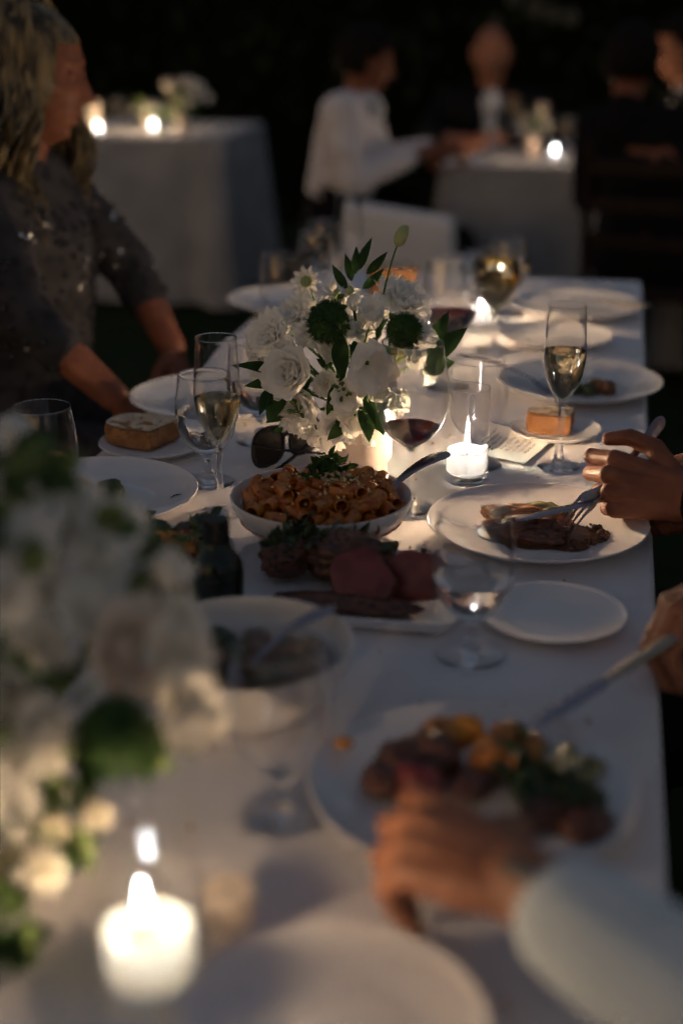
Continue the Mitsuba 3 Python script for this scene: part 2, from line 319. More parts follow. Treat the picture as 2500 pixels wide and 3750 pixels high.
# ================================================================ TABLEWARE
def plate_mesh(R, h, flat=0.62, t=0.0035):
    p = [(0, 0.0015), (flat * R * 0.8, 0.0015), (flat * R * 0.84, 0), (flat * R * 0.9, 0), (flat * R * 0.93, 0.002), (R * 0.86, h * 0.45), (R * 0.97, h * 0.86), (R, h), (R - 0.0008, h + 0.0012), (R - 0.0022, h + 0.0008),
         (R * 0.955, h * 0.88), (R * 0.84, h * 0.45 + 0.003), (flat * R, 0.0055), (flat * R * 0.9, 0.0045), (0, 0.0045)]
    return shape(lathe(p, 72), 'porcelain', 40)
PL, BP, SP = plate_mesh(0.134, 0.021), plate_mesh(0.078, 0.013), plate_mesh(0.104, 0.017)
def plate(pm, x, y, label, group='white dinner plates'): return one('plate', pm, None, label, 'plate', group, at=at_(x, y, TZ))
plate(PL, -0.632, 1.632, 'white dinner plate on the left table edge, half behind the blurred front flowers')
plate(PL, -0.601, 2.10, 'white dinner plate in front of the blonde woman, behind the left champagne flute')
plate(PL, -0.066, 1.627, 'white dinner plate with the half eaten cutlet under the fork and fist')
plate(PL, -0.036, 2.30, 'white dinner plate with brown leftovers behind the right champagne flute')
plate(PL, -0.064, 2.90, 'farthest white dinner plate on the right, with a knife across it')
plate(PL, -0.082, 1.012, 'big blurred white plate full of roast food at the front right')
plate(PL, -0.640, 2.84, 'white dinner plate at the far left corner of the long table')
plate(SP, -0.090, 2.635, 'empty white plate between the two far right dinner plates', 'white side plates')
plate(BP, -0.036, 1.38, 'empty white side plate beside the blurred water goblet', 'white side plates')
plate(BP, -0.628, 1.868, 'white side plate under the thick slice of bread on the left', 'white side plates')
plate(plate_mesh(0.068, 0.013), -0.064, 2.043, 'small white side plate holding a bread piece behind the right flute', 'white side plates')
plate(plate_mesh(0.100, 0.019), -0.141, 0.712, 'empty white plate nearest the camera, cut by the bottom of the frame', 'white side plates')

# glasses: a thin bowl, a solid stem with its foot, a rounded rim
def glass_kit(bowl, rf, rs, n=64, foot_h=0.004):
    b = curve(bowl, 44); zb = b[0][1]; rr, zr = b[-1]
    mid = 0.5 * zb
    st = [(0, 0), (rf * 0.97, 0), (rf, 0.0006), (rf, 0.0014)] + [tuple(q) for q in curve([(rf - 0.0015, 0.0020), (rf * 0.62, 0.0034), (rf * 0.28, 0.0066), (rs * 1.7, 0.015), (rs, 0.3 * zb + 0.008), (rs * 0.92, mid + 0.004), (rs * 1.05, zb - 0.009), (rs * 1.9, zb - 0.002), (rs * 2.4, zb - 0.0003)], 40)] + [(0, zb - 0.0004)]
    a = np.arange(9) * 2 * math.pi / 8
    rim = [(rr + 0.00055 * math.cos(t), zr + 0.00055 * math.sin(t)) for t in a]
    inn = [(max(0.0, x - 0.0009 * min(1, x / 0.008)), z + 0.0009 * max(0, 1 - i / 8)) for i, (x, z) in enumerate(b)]
    thick = shape(lathe([tuple(q) for q in b] + [(rr - 0.00045, zr + 0.0003)] + inn[::-1], n), 'glass', 50)
    return {'thick': thick, 'bowl': shape(lathe(b, n), 'thin_glass', True), 'stem': shape(lathe(st, n), 'glass', 40), 'rim': shape(lathe(rim, n), 'glass', True), 'prof': b}
def liquid_mesh(kit, level, dz=0.0016, gap=0.0013):
    b = kit['prof']; r = np.interp(level, b[:, 1], b[:, 0])
    q = [(max(0, x - gap), z + dz) for x, z in b if z + dz < level - 0.0004]
    q[0] = (0, q[0][1])
    return lathe(q + [(r - gap, level), (r - gap - 0.0015, level - 0.0006), (0, level - 0.0007)], 64)
KIT = {
    'flute': glass_kit([(0, 0.094), (0.006, 0.0955), (0.0155, 0.108), (0.0245, 0.128), (0.0288, 0.150), (0.0285, 0.172), (0.0265, 0.205), (0.0252, 0.228)], 0.030, 0.0040),
    'red': glass_kit([(0, 0.082), (0.010, 0.0835), (0.028, 0.096), (0.0415, 0.118), (0.0470, 0.145), (0.0455, 0.170), (0.0415, 0.195), (0.0380, 0.216)], 0.036, 0.0040),
    'white': glass_kit([(0, 0.074), (0.008, 0.0755), (0.024, 0.088), (0.0360, 0.108), (0.0405, 0.130), (0.0395, 0.152), (0.0370, 0.180)], 0.034, 0.0040),
    'goblet': glass_kit([(0, 0.040), (0.010, 0.0415), (0.026, 0.052), (0.0375, 0.072), (0.0412, 0.095), (0.0395, 0.120), (0.0350, 0.150)], 0.035, 0.0048),
}
GROUP = {'flute': 'champagne flutes', 'red': 'red wine glasses', 'white': 'white wine glasses', 'goblet': 'stemmed water goblets'}
def glass(kind, x, y, label, fill=None, thick=False):
    k = thing({'flute': 'champagne_flute', 'red': 'red_wine_glass', 'white': 'white_wine_glass', 'goblet': 'water_goblet'}[kind], label, {'flute': 'champagne flute', 'red': 'wine glass', 'white': 'wine glass', 'goblet': 'goblet'}[kind], GROUP[kind])
    A = at_(x, y, TZ)
    for p in ('bowl', 'stem', 'rim'): part(k, p, KIT[kind]['thick' if thick and p == 'bowl' else p], None, at=A)
    if fill:
        nm, m, lv, lab = fill
        one(nm, liquid_mesh(KIT[kind], lv), m, lab, nm.replace('_', ' ').split()[-1], smooth=40, at=A)
glass('flute', -0.463, 1.630, 'tall champagne flute left of the pasta bowl', ('sparkling_wine', 'sparkling', 0.153, 'dull gold sparkling wine half filling the left champagne flute'), True)
glass('flute', -0.052, 1.898, 'tall champagne flute standing right of the menu card', ('sparkling_wine', 'sparkling', 0.166, 'golden sparkling wine glinting in the right champagne flute'), True)
glass('red', -0.232, 1.699, 'big red wine glass between the pasta bowl and the lit candle', ('red_wine', 'red_wine', 0.108, 'shallow dark red wine in the glass beside the pasta bowl'), True)
glass('red', -0.252, 2.290, 'tall wine glass behind the flowers, red wine below its middle', ('red_wine', 'red_wine', 0.125, 'very dark red wine in the blurred glass behind the flowers'))
glass('white', -0.199, 2.560, 'blurred wine glass nearly full of golden white wine', ('white_wine', 'white_wine', 0.163, 'golden white wine in the blurred glass by the far candle'), True)
glass('goblet', -0.512, 1.745, 'water goblet just behind the left champagne flute', ('water', 'water', 0.100, 'water in the goblet just behind the left champagne flute'), True)
glass('goblet', -0.487, 1.935, 'water goblet left of the centre flowers, mostly behind them', ('water', 'water', 0.085, 'water in the goblet left of the centre flowers'), True)
glass('goblet', -0.166, 1.885, 'water goblet right behind the glass of the centre candle')
glass('goblet', -0.112, 1.285, 'large blurred water goblet in front of the empty side plate', ('water', 'water', 0.085, 'water in the large blurred goblet by the side plate'), True)
glass('goblet', -0.664, 1.560, 'dark goblet at the left table edge behind the front flowers', None, True)
glass('goblet', -0.232, 0.965, 'blurred goblet right of the peach rose and left of the roast plate', None, True)
glass('goblet', -0.612, 2.620, 'blurred goblet at the far left plate', None, True)
glass('goblet', -0.200, 2.870, 'blurred goblet with glints behind the golden white wine', ('water', 'water', 0.115, 'water glinting behind the golden white wine'), True)
glass('goblet', -0.300, 2.62, 'blurred goblet directly behind the red wine glass, left of the far candle')
glass('white', -0.556, 2.700, 'blurred empty glass behind the flowers, nearest of the three far left glasses', None, True)
glass('flute', -0.528, 2.870, 'empty champagne flute behind the flowers, rightmost of the three far left glasses', None, True)
glass('white', -0.568, 2.83, 'blurred empty glass behind the flowers, middle one of the three far left glasses', None, True)

# candles
def candle(x, y, h, R, wax_h, label_h, label_c, flame_h=0.030, burn=1.0, seed=1, dx=0.0, group='clear glass candle cylinders', n=48, lift=0.0, depth=0.0045):
    A = at_(x, y, TZ)
    k = thing('candle_glass', label_h, 'candle holder', group)
    base = 0.013 if h > 0.08 else 0.006
    part(k, 'wall', lathe([(R, base), (R, h - 0.0008)], n), 'candle_glass', True, at=A)
    a = np.arange(9) * 2 * math.pi / 8
    part(k, 'rim', lathe([(R - 0.0008 + 0.0012 * math.cos(t), h + 0.0009 * math.sin(t)) for t in a], n), 'glass', True, at=A)
    part(k, 'base', lathe([(0, 0.0012), (R * 0.7, 0.0012), (R * 0.85, 0), (R - 0.002, 0), (R, 0.002), (R, base - 0.0006), (R - 0.0018, base), (R * 0.6, base - 0.0015), (0, base - 0.0020)], n), 'glass', 40, at=A)
    c = thing('candle', label_c, 'candle', 'lit candles')
    rw, z0, z1 = R - 0.0022, base + 0.0006, base + wax_h
    prof = [(0, z0), (rw - 0.002, z0), (rw, z0 + 0.002)] + [(rw, z) for z in np.linspace(z0 + 0.006, z1 - 0.002, 6)] + [(rw - 0.0012, z1), (rw - 0.003, z1 - 0.001)] + \
           [(rw * q, z1 - 0.0015 - min(depth, 0.4 * wax_h) * (1 - (q / 0.9) ** 2)) for q in (0.8, 0.62, 0.42, 0.2)] + [(0, z1 - 0.0015 - min(depth, 0.4 * wax_h))]
    w = lathe(prof, n); v = np.array(w.vertices); top = np.clip((v[:, 2] - z0) / (z1 - z0), 0, 1)
    ang = np.arctan2(v[:, 1], v[:, 0]); rad = np.hypot(v[:, 0], v[:, 1])
    v[:, 2] += top * (rad / rw) ** 2 * (0.0009 * np.sin(ang * 3 + seed) + 0.007 * np.exp(-((ang - 0.3) / 0.35) ** 2)) * (1 if h > 0.08 else 0.3)
    part(c, 'wax', TM(v, w.faces), 'wax', True, at=A)
    zf = z1 - 0.0015 - min(depth, 0.4 * wax_h)
    part(c, 'wick', tube([(0, 0, zf - 0.001), (0.0003, 0, zf + 0.007 + lift), (0.001, 0.0004, zf + 0.0115 + lift)], 0.0007, 6), 'black_wick', True, at=at_(x + dx, y, TZ))
    fp = [(0, 0.0)] + [(0.0033 * math.sin(math.pi * min(1, t ** 0.62)) ** 0.8 * (1.0 if t < 0.4 else 1.0), t * flame_h) for t in np.linspace(0.06, 0.95, 10)] + [(0, flame_h)]
    fm = lathe(fp, 10); q = np.array(fm.vertices); q[:, 2] += zf + 0.0085 + lift
    part(c, 'flame', TM(q, fm.faces), 'flame', True, at=at_(x + dx, y, TZ), emitter={'type': 'area', 'radiance': rgb([FLAME * burn * b for b in FLAME_RGB])})
    return A
candle(-0.172, 1.816, 0.130, 0.0290, 0.032, 'clear glass cylinder of the sharp lit candle right of the red wine', 'lit white candle in the middle of the table, in focus', seed=2, depth=0.007, lift=0.002, flame_h=0.028, burn=1.15)
candle(-0.271, 0.747, 0.134, 0.0335, 0.034, 'blurred clear glass cylinder around the bright candle at the front left', 'bright overexposed lit candle at the front left', seed=4, dx=-0.003, lift=0.010, flame_h=0.032, burn=0.21, depth=0.0125)
candle(-0.241, 2.757, 0.080, 0.0270, 0.030, 'small clear glass votive cup behind the golden white wine', 'blurred lit votive candle behind the golden white wine', seed=5, burn=0.6)
candle(-0.318, 2.52, 0.080, 0.0270, 0.028, 'small clear glass votive cup seen through the far red wine glass', 'lit votive candle glowing through the far red wine glass', seed=6, flame_h=0.018, burn=0.6)
candle(-2.275, 6.215, 0.060, 0.030, 0.014, 'left clear glass votive cup on the far left table', 'left lit votive candle on the far left table', seed=7, burn=0.8)
candle(-2.065, 6.36, 0.060, 0.030, 0.014, 'right clear glass votive cup on the far left table, below the tall flowers', 'right lit votive candle on the far left table', seed=8, burn=0.8)
candle(-0.232, 5.56, 0.060, 0.030, 0.022, 'clear glass votive cup on the far right table', 'lit votive candle on the far right table beside the dark suited back', seed=9, burn=0.8)

# small unlit votive at the front, behind the candle
cup = thing('votive_cup', 'small unlit votive cup blurred behind the bright front candle', 'candle holder')
A_ = at_(-0.236, 0.818, TZ)
part(cup, 'wall', lathe([(0, 0.001), (0.016, 0.001), (0.0185, 0.003), (0.0195, 0.010), (0.0200, 0.046)], 40), 'thin_glass', True, at=A_)
part(cup, 'wax', lathe([(0, 0.006), (0.0160, 0.006), (0.0178, 0.009), (0.0184, 0.030), (0.0176, 0.0315), (0.008, 0.0295), (0, 0.029)], 40), 'wax', True, at=A_)
part(cup, 'wick', tube([(0, 0, 0.028), (0.0006, 0, 0.037)], 0.0007, 6), 'black_wick', True, at=A_)

# serving dishes
PASTA_C = (-0.319, 1.560)
one('serving_bowl', lathe([tuple(q) for q in curve([(0, 0.002), (0.050, 0.002), (0.056, 0.0), (0.060, 0.001), (0.066, 0.005), (0.088, 0.024), (0.104, 0.046), (0.1085, 0.060)], 32)] + [(0.1078, 0.0615), (0.1062, 0.0612)] + [tuple(q) for q in curve([(0.1015, 0.046), (0.084, 0.026), (0.058, 0.0085), (0, 0.007)], 24)], 96), 'stoneware', 'shallow white bowl heaped with pasta in the middle of the table', 'bowl', 'white serving bowls', smooth=45, at=at_(*PASTA_C, TZ))
STEW_C = (-0.305, 1.140)
one('serving_bowl', lathe([tuple(q) for q in curve([(0, 0.002), (0.046, 0.002), (0.052, 0.0), (0.056, 0.001), (0.062, 0.006), (0.082, 0.026), (0.096, 0.050), (0.1005, 0.066)], 32)] + [(0.0997, 0.0675), (0.0980, 0.0672)] + [tuple(q) for q in curve([(0.0935, 0.050), (0.078, 0.028), (0.054, 0.009), (0, 0.0075)], 24)], 96), 'stoneware', 'blurred white bowl of brown stew with a spoon, left of the front plate', 'bowl', 'white serving bowls', smooth=45, at=at_(*STEW_C, TZ))
one('serving_bowl', lathe([tuple(q) for q in curve([(0, 0.002), (0.040, 0.002), (0.044, 0.0), (0.048, 0.001), (0.062, 0.016), (0.070, 0.034)], 24)] + [(0.0692, 0.0352), (0.068, 0.0348)] + [tuple(q) for q in curve([(0.059, 0.018), (0.044, 0.007), (0, 0.006)], 20)], 72), 'stoneware', 'small dark shaded bowl of roast vegetables behind the stew bowl', 'bowl', 'white serving bowls', smooth=45, at=at_(-0.462, 1.425, TZ))
def rrect(hx, hy, r, n=8):
    p = []
    for cx, cy, a0 in ((hx - r, hy - r, 0), (-hx + r, hy - r, 90), (-hx + r, -hy + r, 180), (hx - r, -hy + r, 270)):
        for t in np.linspace(a0, a0 + 90, n): p.append((cx + r * math.cos(math.radians(t)), cy + r * math.sin(math.radians(t))))
    return np.array(p)
def loft(rings):
    v, f = [], []; n = len(rings[0])
    for r in rings: v += list(r)
    for i in range(len(rings) - 1):
        for j in range(n):
            k = (j + 1) % n; f += [(i * n + j, i * n + k, (i + 1) * n + k), (i * n + j, (i + 1) * n + k, (i + 1) * n + j)]
    for s, fl in ((0, True), (len(rings) - 1, False)):
        c = len(v); v.append(np.mean(rings[s], 0))
        for j in range(n):
            k = (j + 1) % n; f.append((c, s * n + k, s * n + j) if fl else (c, s * n + j, s * n + k))
    return TM(v, f)
PLAT = (-0.262, 1.405)
def pring(o, z): q = rrect(0.135 - o, 0.097 - o, max(0.006, 0.030 - o)); return np.column_stack([q, np.full(len(q), z)])
one('serving_platter', loft([pring(0.022, 0.0), pring(0.016, 0.001), pring(0.004, 0.012), pring(0.0, 0.0185), pring(0.001, 0.0198), pring(0.003, 0.0195), pring(0.008, 0.0135), pring(0.020, 0.0055), pring(0.06, 0.0045)]), 'porcelain', 'rectangular white platter with sliced rare beef in front of the pasta bowl', 'platter', smooth=40, at=at_(*PLAT, TZ))

# dark little bottle
bt = thing('glass_bottle', 'small dark glass bottle with a black cap behind the stew bowl', 'bottle')
B_ = at_(-0.382, 1.325, TZ)
part(bt, 'body', lathe([(0, 0.002), (0.020, 0.002), (0.024, 0), (0.0265, 0.003)] + [tuple(q) for q in curve([(0.027, 0.008), (0.027, 0.052), (0.0245, 0.066), (0.0145, 0.082), (0.0122, 0.090), (0.0122, 0.104)], 30)] + [(0.0095, 0.104), (0.0095, 0.090), (0.021, 0.066), (0.0235, 0.052), (0.0235, 0.010), (0, 0.008)], 40), 'bottle_glass', 40, at=B_)
part(bt, 'oil', lathe([(0, 0.0085), (0.0230, 0.0105), (0.0230, 0.050), (0, 0.050)], 32), 'black_plastic', 40, at=B_)
part(bt, 'cap', lathe([(0, 0.0865), (0.0135, 0.0865), (0.0138, 0.088), (0.0138, 0.110), (0.0128, 0.1125), (0, 0.113)], 36), 'black_plastic', 40, at=B_)

# menu card (paper, slightly bowed) with lines of fine print
e1, e2 = unit(V(0.037, 0.134, 0)), unit(V(-0.134, 0.037, 0)); MC = V(-0.099, 1.891, TZ + 0.003)
def card_pt(u, v): return MC + e1 * 0.140 * v + e2 * 0.105 * u + V(0, 0, 0.004 * (2 * v - 1) ** 2 * (0.4 + u) + 0.0035 * u * u)
mc = thing('menu_card', 'white printed menu card lying right of the lit candle', 'card')
cs = sheet(lambda u, v: [sum_ for sum_ in np.moveaxis(np.array([[card_pt((a + 1) / 2, b) for a, b in zip(ra, rb)] for ra, rb in zip(u, v)]), -1, 0)], 14, 14)
top_ = np.array(cs.vertices); nb = 14
bot = top_ - V(0, 0, 0.0004); side = []
edge = [i * nb for i in range(nb)] + [(nb - 1) * nb + j for j in range(1, nb)] + [i * nb + nb - 1 for i in range(nb - 2, -1, -1)] + [j for j in range(nb - 2, 0, -1)]
o = len(top_)
for a, b in zip(edge, edge[1:] + edge[:1]): side += [(a, a + o, b + o), (a, b + o, b)]
part(mc, 'paper', TM(np.vstack([top_, bot]), np.vstack([cs.faces, np.array(cs.faces)[:, ::-1] + o, side])), 'card', 40)
pr_ = random.Random(3); segs = []
for row in range(9):
    u = 0.14 + row * 0.085; v0 = 0.30 + 0.04 * pr_.random(); end = 0.92 - 0.22 * pr_.random() if row % 3 else 0.70
    while v0 < end:
        w = min(0.03 + 0.07 * pr_.random(), end - v0 + 0.01)
        qs = [card_pt(u + du, v0 + dv) + V(0, 0, 0.0005) for du, dv in ((0, 0), (0, w), (0.020, w), (0.020, 0))]
        segs.append(TM(qs, [(0, 2, 1), (0, 3, 2), (0, 1, 2), (0, 2, 3)][:2])); v0 += w + 0.018
part(mc, 'print', cat(*segs), 'ink', False)
wire = [card_pt(0.62, 0.06), card_pt(0.80, 0.10), card_pt(0.80, 0.30), card_pt(0.60, 0.30), card_pt(0.56, 0.20)]
one('wire_clip', tube([w + V(0, 0, 0.0012) for w in wire], 0.0006, 6), 'wood_dark', 'thin bent wire clip on the near corner of the menu card', 'clip')

# sunglasses, folded, standing on their rims beside the vase
def loop_(pts, rad, flat=None, up=(0, 0, 1)):
    p = np.asarray(pts, float); return tube(np.vstack([p, p[:2]]), rad, 8, flat, up, caps=False)
sg = thing('sunglasses', 'folded black sunglasses lying between the left flute and the vase', 'sunglasses')
SX, SY = unit(V(0.50, 0.86, 0)), unit(V(0.86, -0.50, 0)); SO = V(-0.463, 1.800, TZ)
lens_t = np.linspace(0, 2 * math.pi, 28, endpoint=False)
def sgp(a, b, c=0.0): return SO + SX * a + V(0, 0, b) + SY * c
for cx in (0.030, 0.104):
    rim_ = [sgp(cx + 0.0305 * np.sign(math.cos(t)) * abs(math.cos(t)) ** 0.75, 0.0285 + 0.0265 * np.sign(math.sin(t)) * abs(math.sin(t)) ** 0.75) for t in lens_t]
    part(sg, 'rim', loop_(rim_, 0.0032, 0.0024, up=SY), 'black_plastic', True)
    c0 = np.mean(rim_, 0); part(sg, 'lens', TM(np.vstack([rim_, [c0 + SY * 0.003]]), [(28, i, (i + 1) % 28) for i in range(28)]), 'black_plastic', True)
part(sg, 'bridge', tube([sgp(0.058, 0.036), sgp(0.067, 0.041, 0.002), sgp(0.076, 0.036)], 0.0032, 8), 'black_plastic', True)
part(sg, 'temple', tube(bez(sgp(-0.003, 0.040, 0.002), sgp(0.02, 0.030, 0.030), sgp(0.118, 0.004, 0.036), 14), 0.0032, 8, 0.002), 'black_plastic', True)
part(sg, 'temple', tube(bez(sgp(0.137, 0.040, 0.002), sgp(0.115, 0.028, 0.026), sgp(0.010, 0.004, 0.030), 14), 0.0032, 8, 0.002), 'black_plastic', True)

# cutlery: side profile (distance s, height z) swept with a changing width
def cutlery_axes(a, b, up=(0, 0, 1)):
    d = unit(np.asarray(b, float) - a); u = unit(np.asarray(up, float) - d * (np.dot(up, d))); return d, np.cross(d, u), u
HANDLE = [(0, 0.0020), (0.003, 0.0060), (0.012, 0.0095), (0.028, 0.0092), (0.055, 0.0062), (0.085, 0.0040), (0.110, 0.0035), (0.130, 0.0038)]
def handle_mesh(end, dirv, up, bend=0.008, s=1.0, n=12):
    d, w, u = cutlery_axes(V(0, 0, 0), dirv, up); q = curve(np.array(HANDLE) * s, 32)
    L = q[-1, 0]; pts = [np.asarray(end) + d * a + u * (bend * math.sin(math.pi * a / L)) for a, _ in q]
    return tube(pts, q[:, 1], n, np.clip(q[:, 1] * 0.42, 0.0012, 0.0022), u), np.asarray(end) + d * L
def spoon(label, end, dirv, up=(0, 0, 1), s=1.0, mm='steel', name='serving_spoon'):
    k = thing(name, label, 'spoon'); h, e = handle_mesh(end, dirv, up, 0.010 * s, s)
    part(k, 'handle', h, mm, True); d, w, u = cutlery_axes(V(0, 0, 0), dirv, up)
    a, b, c = 0.036 * s, 0.023 * s, 0.009 * s
    def dish(sg_, th):
        def f(U, Vv):
            ang = U * math.pi; r = Vv; x = a * r * np.cos(ang); y = b * r * np.sin(ang) * (1 - 0.18 * np.cos(ang)); z = -c * (1 - r ** 2) - th
            P = e + d * (a * 0.97) + x[..., None] * d + y[..., None] * w + z[..., None] * u; return [P[..., i] for i in range(3)]
        return sheet(f, 33, 8)
    up_, lo_ = dish(1, 0), dish(1, 0.0012); lo_.invert()
    part(k, 'bowl', cat(up_, lo_), mm, True); return k
def fork(label, tip, dirv, up, s=1.0):
    """tip: where the tines end; dirv: from the tines towards the handle's end"""
    k = thing('fork', label, 'fork'); d, w, u = cutlery_axes(V(0, 0, 0), dirv, up); tip = np.asarray(tip, float)
    cv = lambda a: u * (-0.012 * s * math.sin(min(1, a / (0.075 * s)) * math.pi) )
    for o in (-0.0096, -0.0032, 0.0032, 0.0096):
        part(k, 'tine', tube([tip + d * a + w * o * s * (0.96 + 0.04 * a / 0.05) + cv(a) for a in np.linspace(0, 0.048 * s, 8)], np.linspace(0.0009, 0.0019, 8) * s, 6, np.linspace(0.0007, 0.0011, 8) * s, u), 'steel', True)
    part(k, 'neck', tube([tip + d * a + cv(a) for a in np.linspace(0.046 * s, 0.085 * s, 12)], np.interp(np.linspace(0, 1, 12), [0, 0.25, 0.6, 1], [0.0122, 0.0118, 0.0050, 0.0033]) * s, 10, 0.0014 * s, u), 'steel', True)
    h, e = handle_mesh(tip + d * 0.205 * s, -d, u, 0.006, 0.95 * s); part(k, 'handle', h, 'steel', True); return k
def knife(label, tip, dirv, up=(0, 0, 1), s=1.0, name='knife'):
    k = thing(name, label, 'knife'); d, w, u = cutlery_axes(V(0, 0, 0), dirv, up); tip = np.asarray(tip, float)
    a = np.linspace(0, 0.105 * s, 14); wd = np.interp(a / s, [0, 0.006, 0.03, 0.09, 0.105], [0.0012, 0.0055, 0.0088, 0.0085, 0.0045]) * s
    part(k, 'blade', tube([tip + d * q for q in a], wd, 8, 0.0009 * s, u), 'steel', True)
    a = np.linspace(0.103 * s, 0.225 * s, 18); wd = np.interp(a / s, [0.103, 0.110, 0.13, 0.20, 0.218, 0.225], [0.0042, 0.0045, 0.0060, 0.0085, 0.0080, 0.003]) * s
    part(k, 'handle', tube([tip + d * q for q in a], wd, 12, np.clip(wd * 0.55, 0.0015, 0.0042), u), 'steel_bright', True); return k
spoon('big serving spoon with its handle leaning out of the pasta bowl', (-0.186, 1.705, 0.824), V(-0.080, -0.150, -0.036), s=1.28)
spoon('serving spoon sunk in the blurred stew bowl', (-0.236, 1.212, 0.824), V(-0.075, -0.105, -0.030), s=0.86)
fork('dark fork held upright in the fist, its tines in the meat', (-0.030, 1.600, 0.772), V(0.104, 0.135, 0.098), (0.55, -0.75, 0.45))
knife('knife resting on the cutlet plate beside the fork', (-0.090, 1.585, 0.784), V(0.13, 0.075, 0.016))
knife('knife held at the right table edge, its handle shining gold', (-0.040, 1.085, 0.786), V(0.112, 0.150, 0.016), (0, 0, 1), 0.98)
knife('knife lying across the farthest right plate', (-0.13, 2.93, 0.778), V(0.14, -0.045, 0.0))
fork('fork lying in the leftovers on the plate behind the right flute', (-0.045, 2.245, 0.764), V(-0.115, 0.035, 0.022), (0, 0, 1))
knife('knife at the front plate under the reaching hand', (-0.115, 0.935, 0.800), V(0.065, -0.14, 0.050))

# ================================================================ FLOWERS
def petal(h, w, l0, l1, cup, ruf, seed, phi, r0=0.0, nu=7, nv=7, z0=0.0):
    def f(u, v):
        vs = np.linspace(0, 1, 40); ang = np.radians(l0 + (l1 - l0) * vs ** 1.4)
        rr = r0 + h * np.concatenate([[0], np.cumsum((np.sin(ang[1:]) + np.sin(ang[:-1])) / 2)]) / 39; zz = z0 + h * np.concatenate([[0], np.cumsum((np.cos(ang[1:]) + np.cos(ang[:-1])) / 2)]) / 39
        r, z = np.interp(v, vs, rr), np.interp(v, vs, zz)
        half = w * (0.22 + 0.78 * np.sin(np.pi * np.clip(0.05 + 0.62 * v, 0, 1)) ** 0.9) * np.sqrt(np.clip(1.0 - 0.62 * v ** 5, 0, 1))
        r = r - cup * half * u ** 2; z = z - 0.10 * h * u ** 2 * v
        w_ = v ** 2.5
        r = r + ruf * h * w_ * np.sin(u * 5.1 + seed * 1.7); z = z + ruf * h * w_ * (0.8 * np.cos(u * 6.3 + seed * 2.9) + 0.5 * np.sin(u * 11 + seed))
        y = half * u
        c, s = math.cos(phi), math.sin(phi); return [r * c - y * s, r * s + y * c, z]
    return sheet(f, nu, nv)
def bloom_petals(kind, R, seed):
    r = np.random.default_rng(seed); out = []
    if kind == 'rose':
        for i in range(26):
            q = i / 25; out.append(petal(R * (0.62 + 0.42 * q), R * (0.26 + 0.42 * q), -8 + 40 * q, -28 + 96 * q ** 1.3, 0.75 - 0.35 * q, 0.02 + 0.03 * q, seed + i, i * 2.4, R * (0.03 + 0.16 * q), z0=-0.35 * R))
    elif kind == 'ruffle':
        for i in range(20):
            q = i / 19; out.append(petal(R * (0.75 + 0.35 * q) * r.uniform(0.9, 1.1), R * (0.34 + 0.28 * q), 4 + 30 * q, 2 + 78 * q, 0.40, 0.10, seed + i, i * 2.4 + r.uniform(-.2, .2), R * 0.08 * q, z0=-0.4 * R))
    elif kind == 'carnation':
        for i in range(34):
            q = i / 33; out.append(petal(R * (0.80 + 0.25 * q) * r.uniform(0.9, 1.1), R * 0.36, 2 + 35 * q, 5 + 85 * q, 0.2, 0.13, seed + i, i * 2.4, R * 0.05, z0=-0.4 * R))
    elif kind == 'bell':
        for i in range(7):
            q = i / 6; out.append(petal(R * 1.75 * r.uniform(0.92, 1.08), R * 0.72, 20 - 4 * q, 0 + 42 * q, 0.55, 0.06, seed + i, i * 2.4, R * 0.05, z0=-0.9 * R))
    elif kind == 'open':
        for i in range(8):
            q = i / 7; out.append(petal(R * 1.12 * r.uniform(0.92, 1.08), R * 0.66, 25 + 18 * q, 40 + 45 * q, 0.35, 0.07, seed + i, i * 2.4, R * 0.06, z0=-0.25 * R))
    elif kind == 'closed':
        for i in range(6):
            q = i / 5; out.append(petal(R * 2.1, R * 0.85, 20, -26 + 10 * q, 0.7, 0.03, seed + i, i * 2.4, R * 0.05, z0=-1.0 * R))
    return out
def bloom(par, kind, pos, axis, R, m, seed, label=None, root=None, stem_m='stem', name='flower'):
    k = numbered(f'{par}__{name}')
    Rm = frame(axis); pos = np.asarray(pos, float)
    for p in bloom_petals(kind, R, seed): part(k, 'petal', moved(p, pos, R=Rm), m, True)
    back = pos - Rm[:, 2] * R * (0.95 if kind in ('bell', 'closed') else 0.42)
    if root is not None:
        st = tube(bez(back + Rm[:, 2] * 0.004, back - Rm[:, 2] * 0.025, root, 9), np.linspace(0.0019, 0.0016, 9), 6)
        cal = moved(lump((R * 0.20, R * 0.20, R * 0.22), seed, 0.1, sub=1), back, R=Rm)
        part(k, 'stem', cat(st, cal), stem_m, True)
    if label: tag(k, label=label)
    return k
def leaf_mesh(base, tip, width, bend=0.15, up=(0, 0, 1), fold=0.25, n=9):
    base, tip = np.asarray(base, float), np.asarray(tip, float); d = tip - base; L = np.linalg.norm(d); d = d / L
    s = unit(np.cross(d, up)); u_ = np.cross(s, d)
    def f(u, v):
        w = width * np.sin(np.pi * np.clip(v, 0.02, 1) ** 0.8) ** 0.9 * (1 - 0.25 * v)
        P = base + (v * L)[..., None] * d + (u * w)[..., None] * s + (fold * np.abs(u) * w + bend * L * np.sin(np.pi * v * 0.9) )[..., None] * u_
        return [P[..., i] for i in range(3)]
    return sheet(f, 5, n)
def leaf(par, base, tip, width, m='leaf', **k): return part(par, 'leaf', leaf_mesh(base, tip, width, **k), m, True)
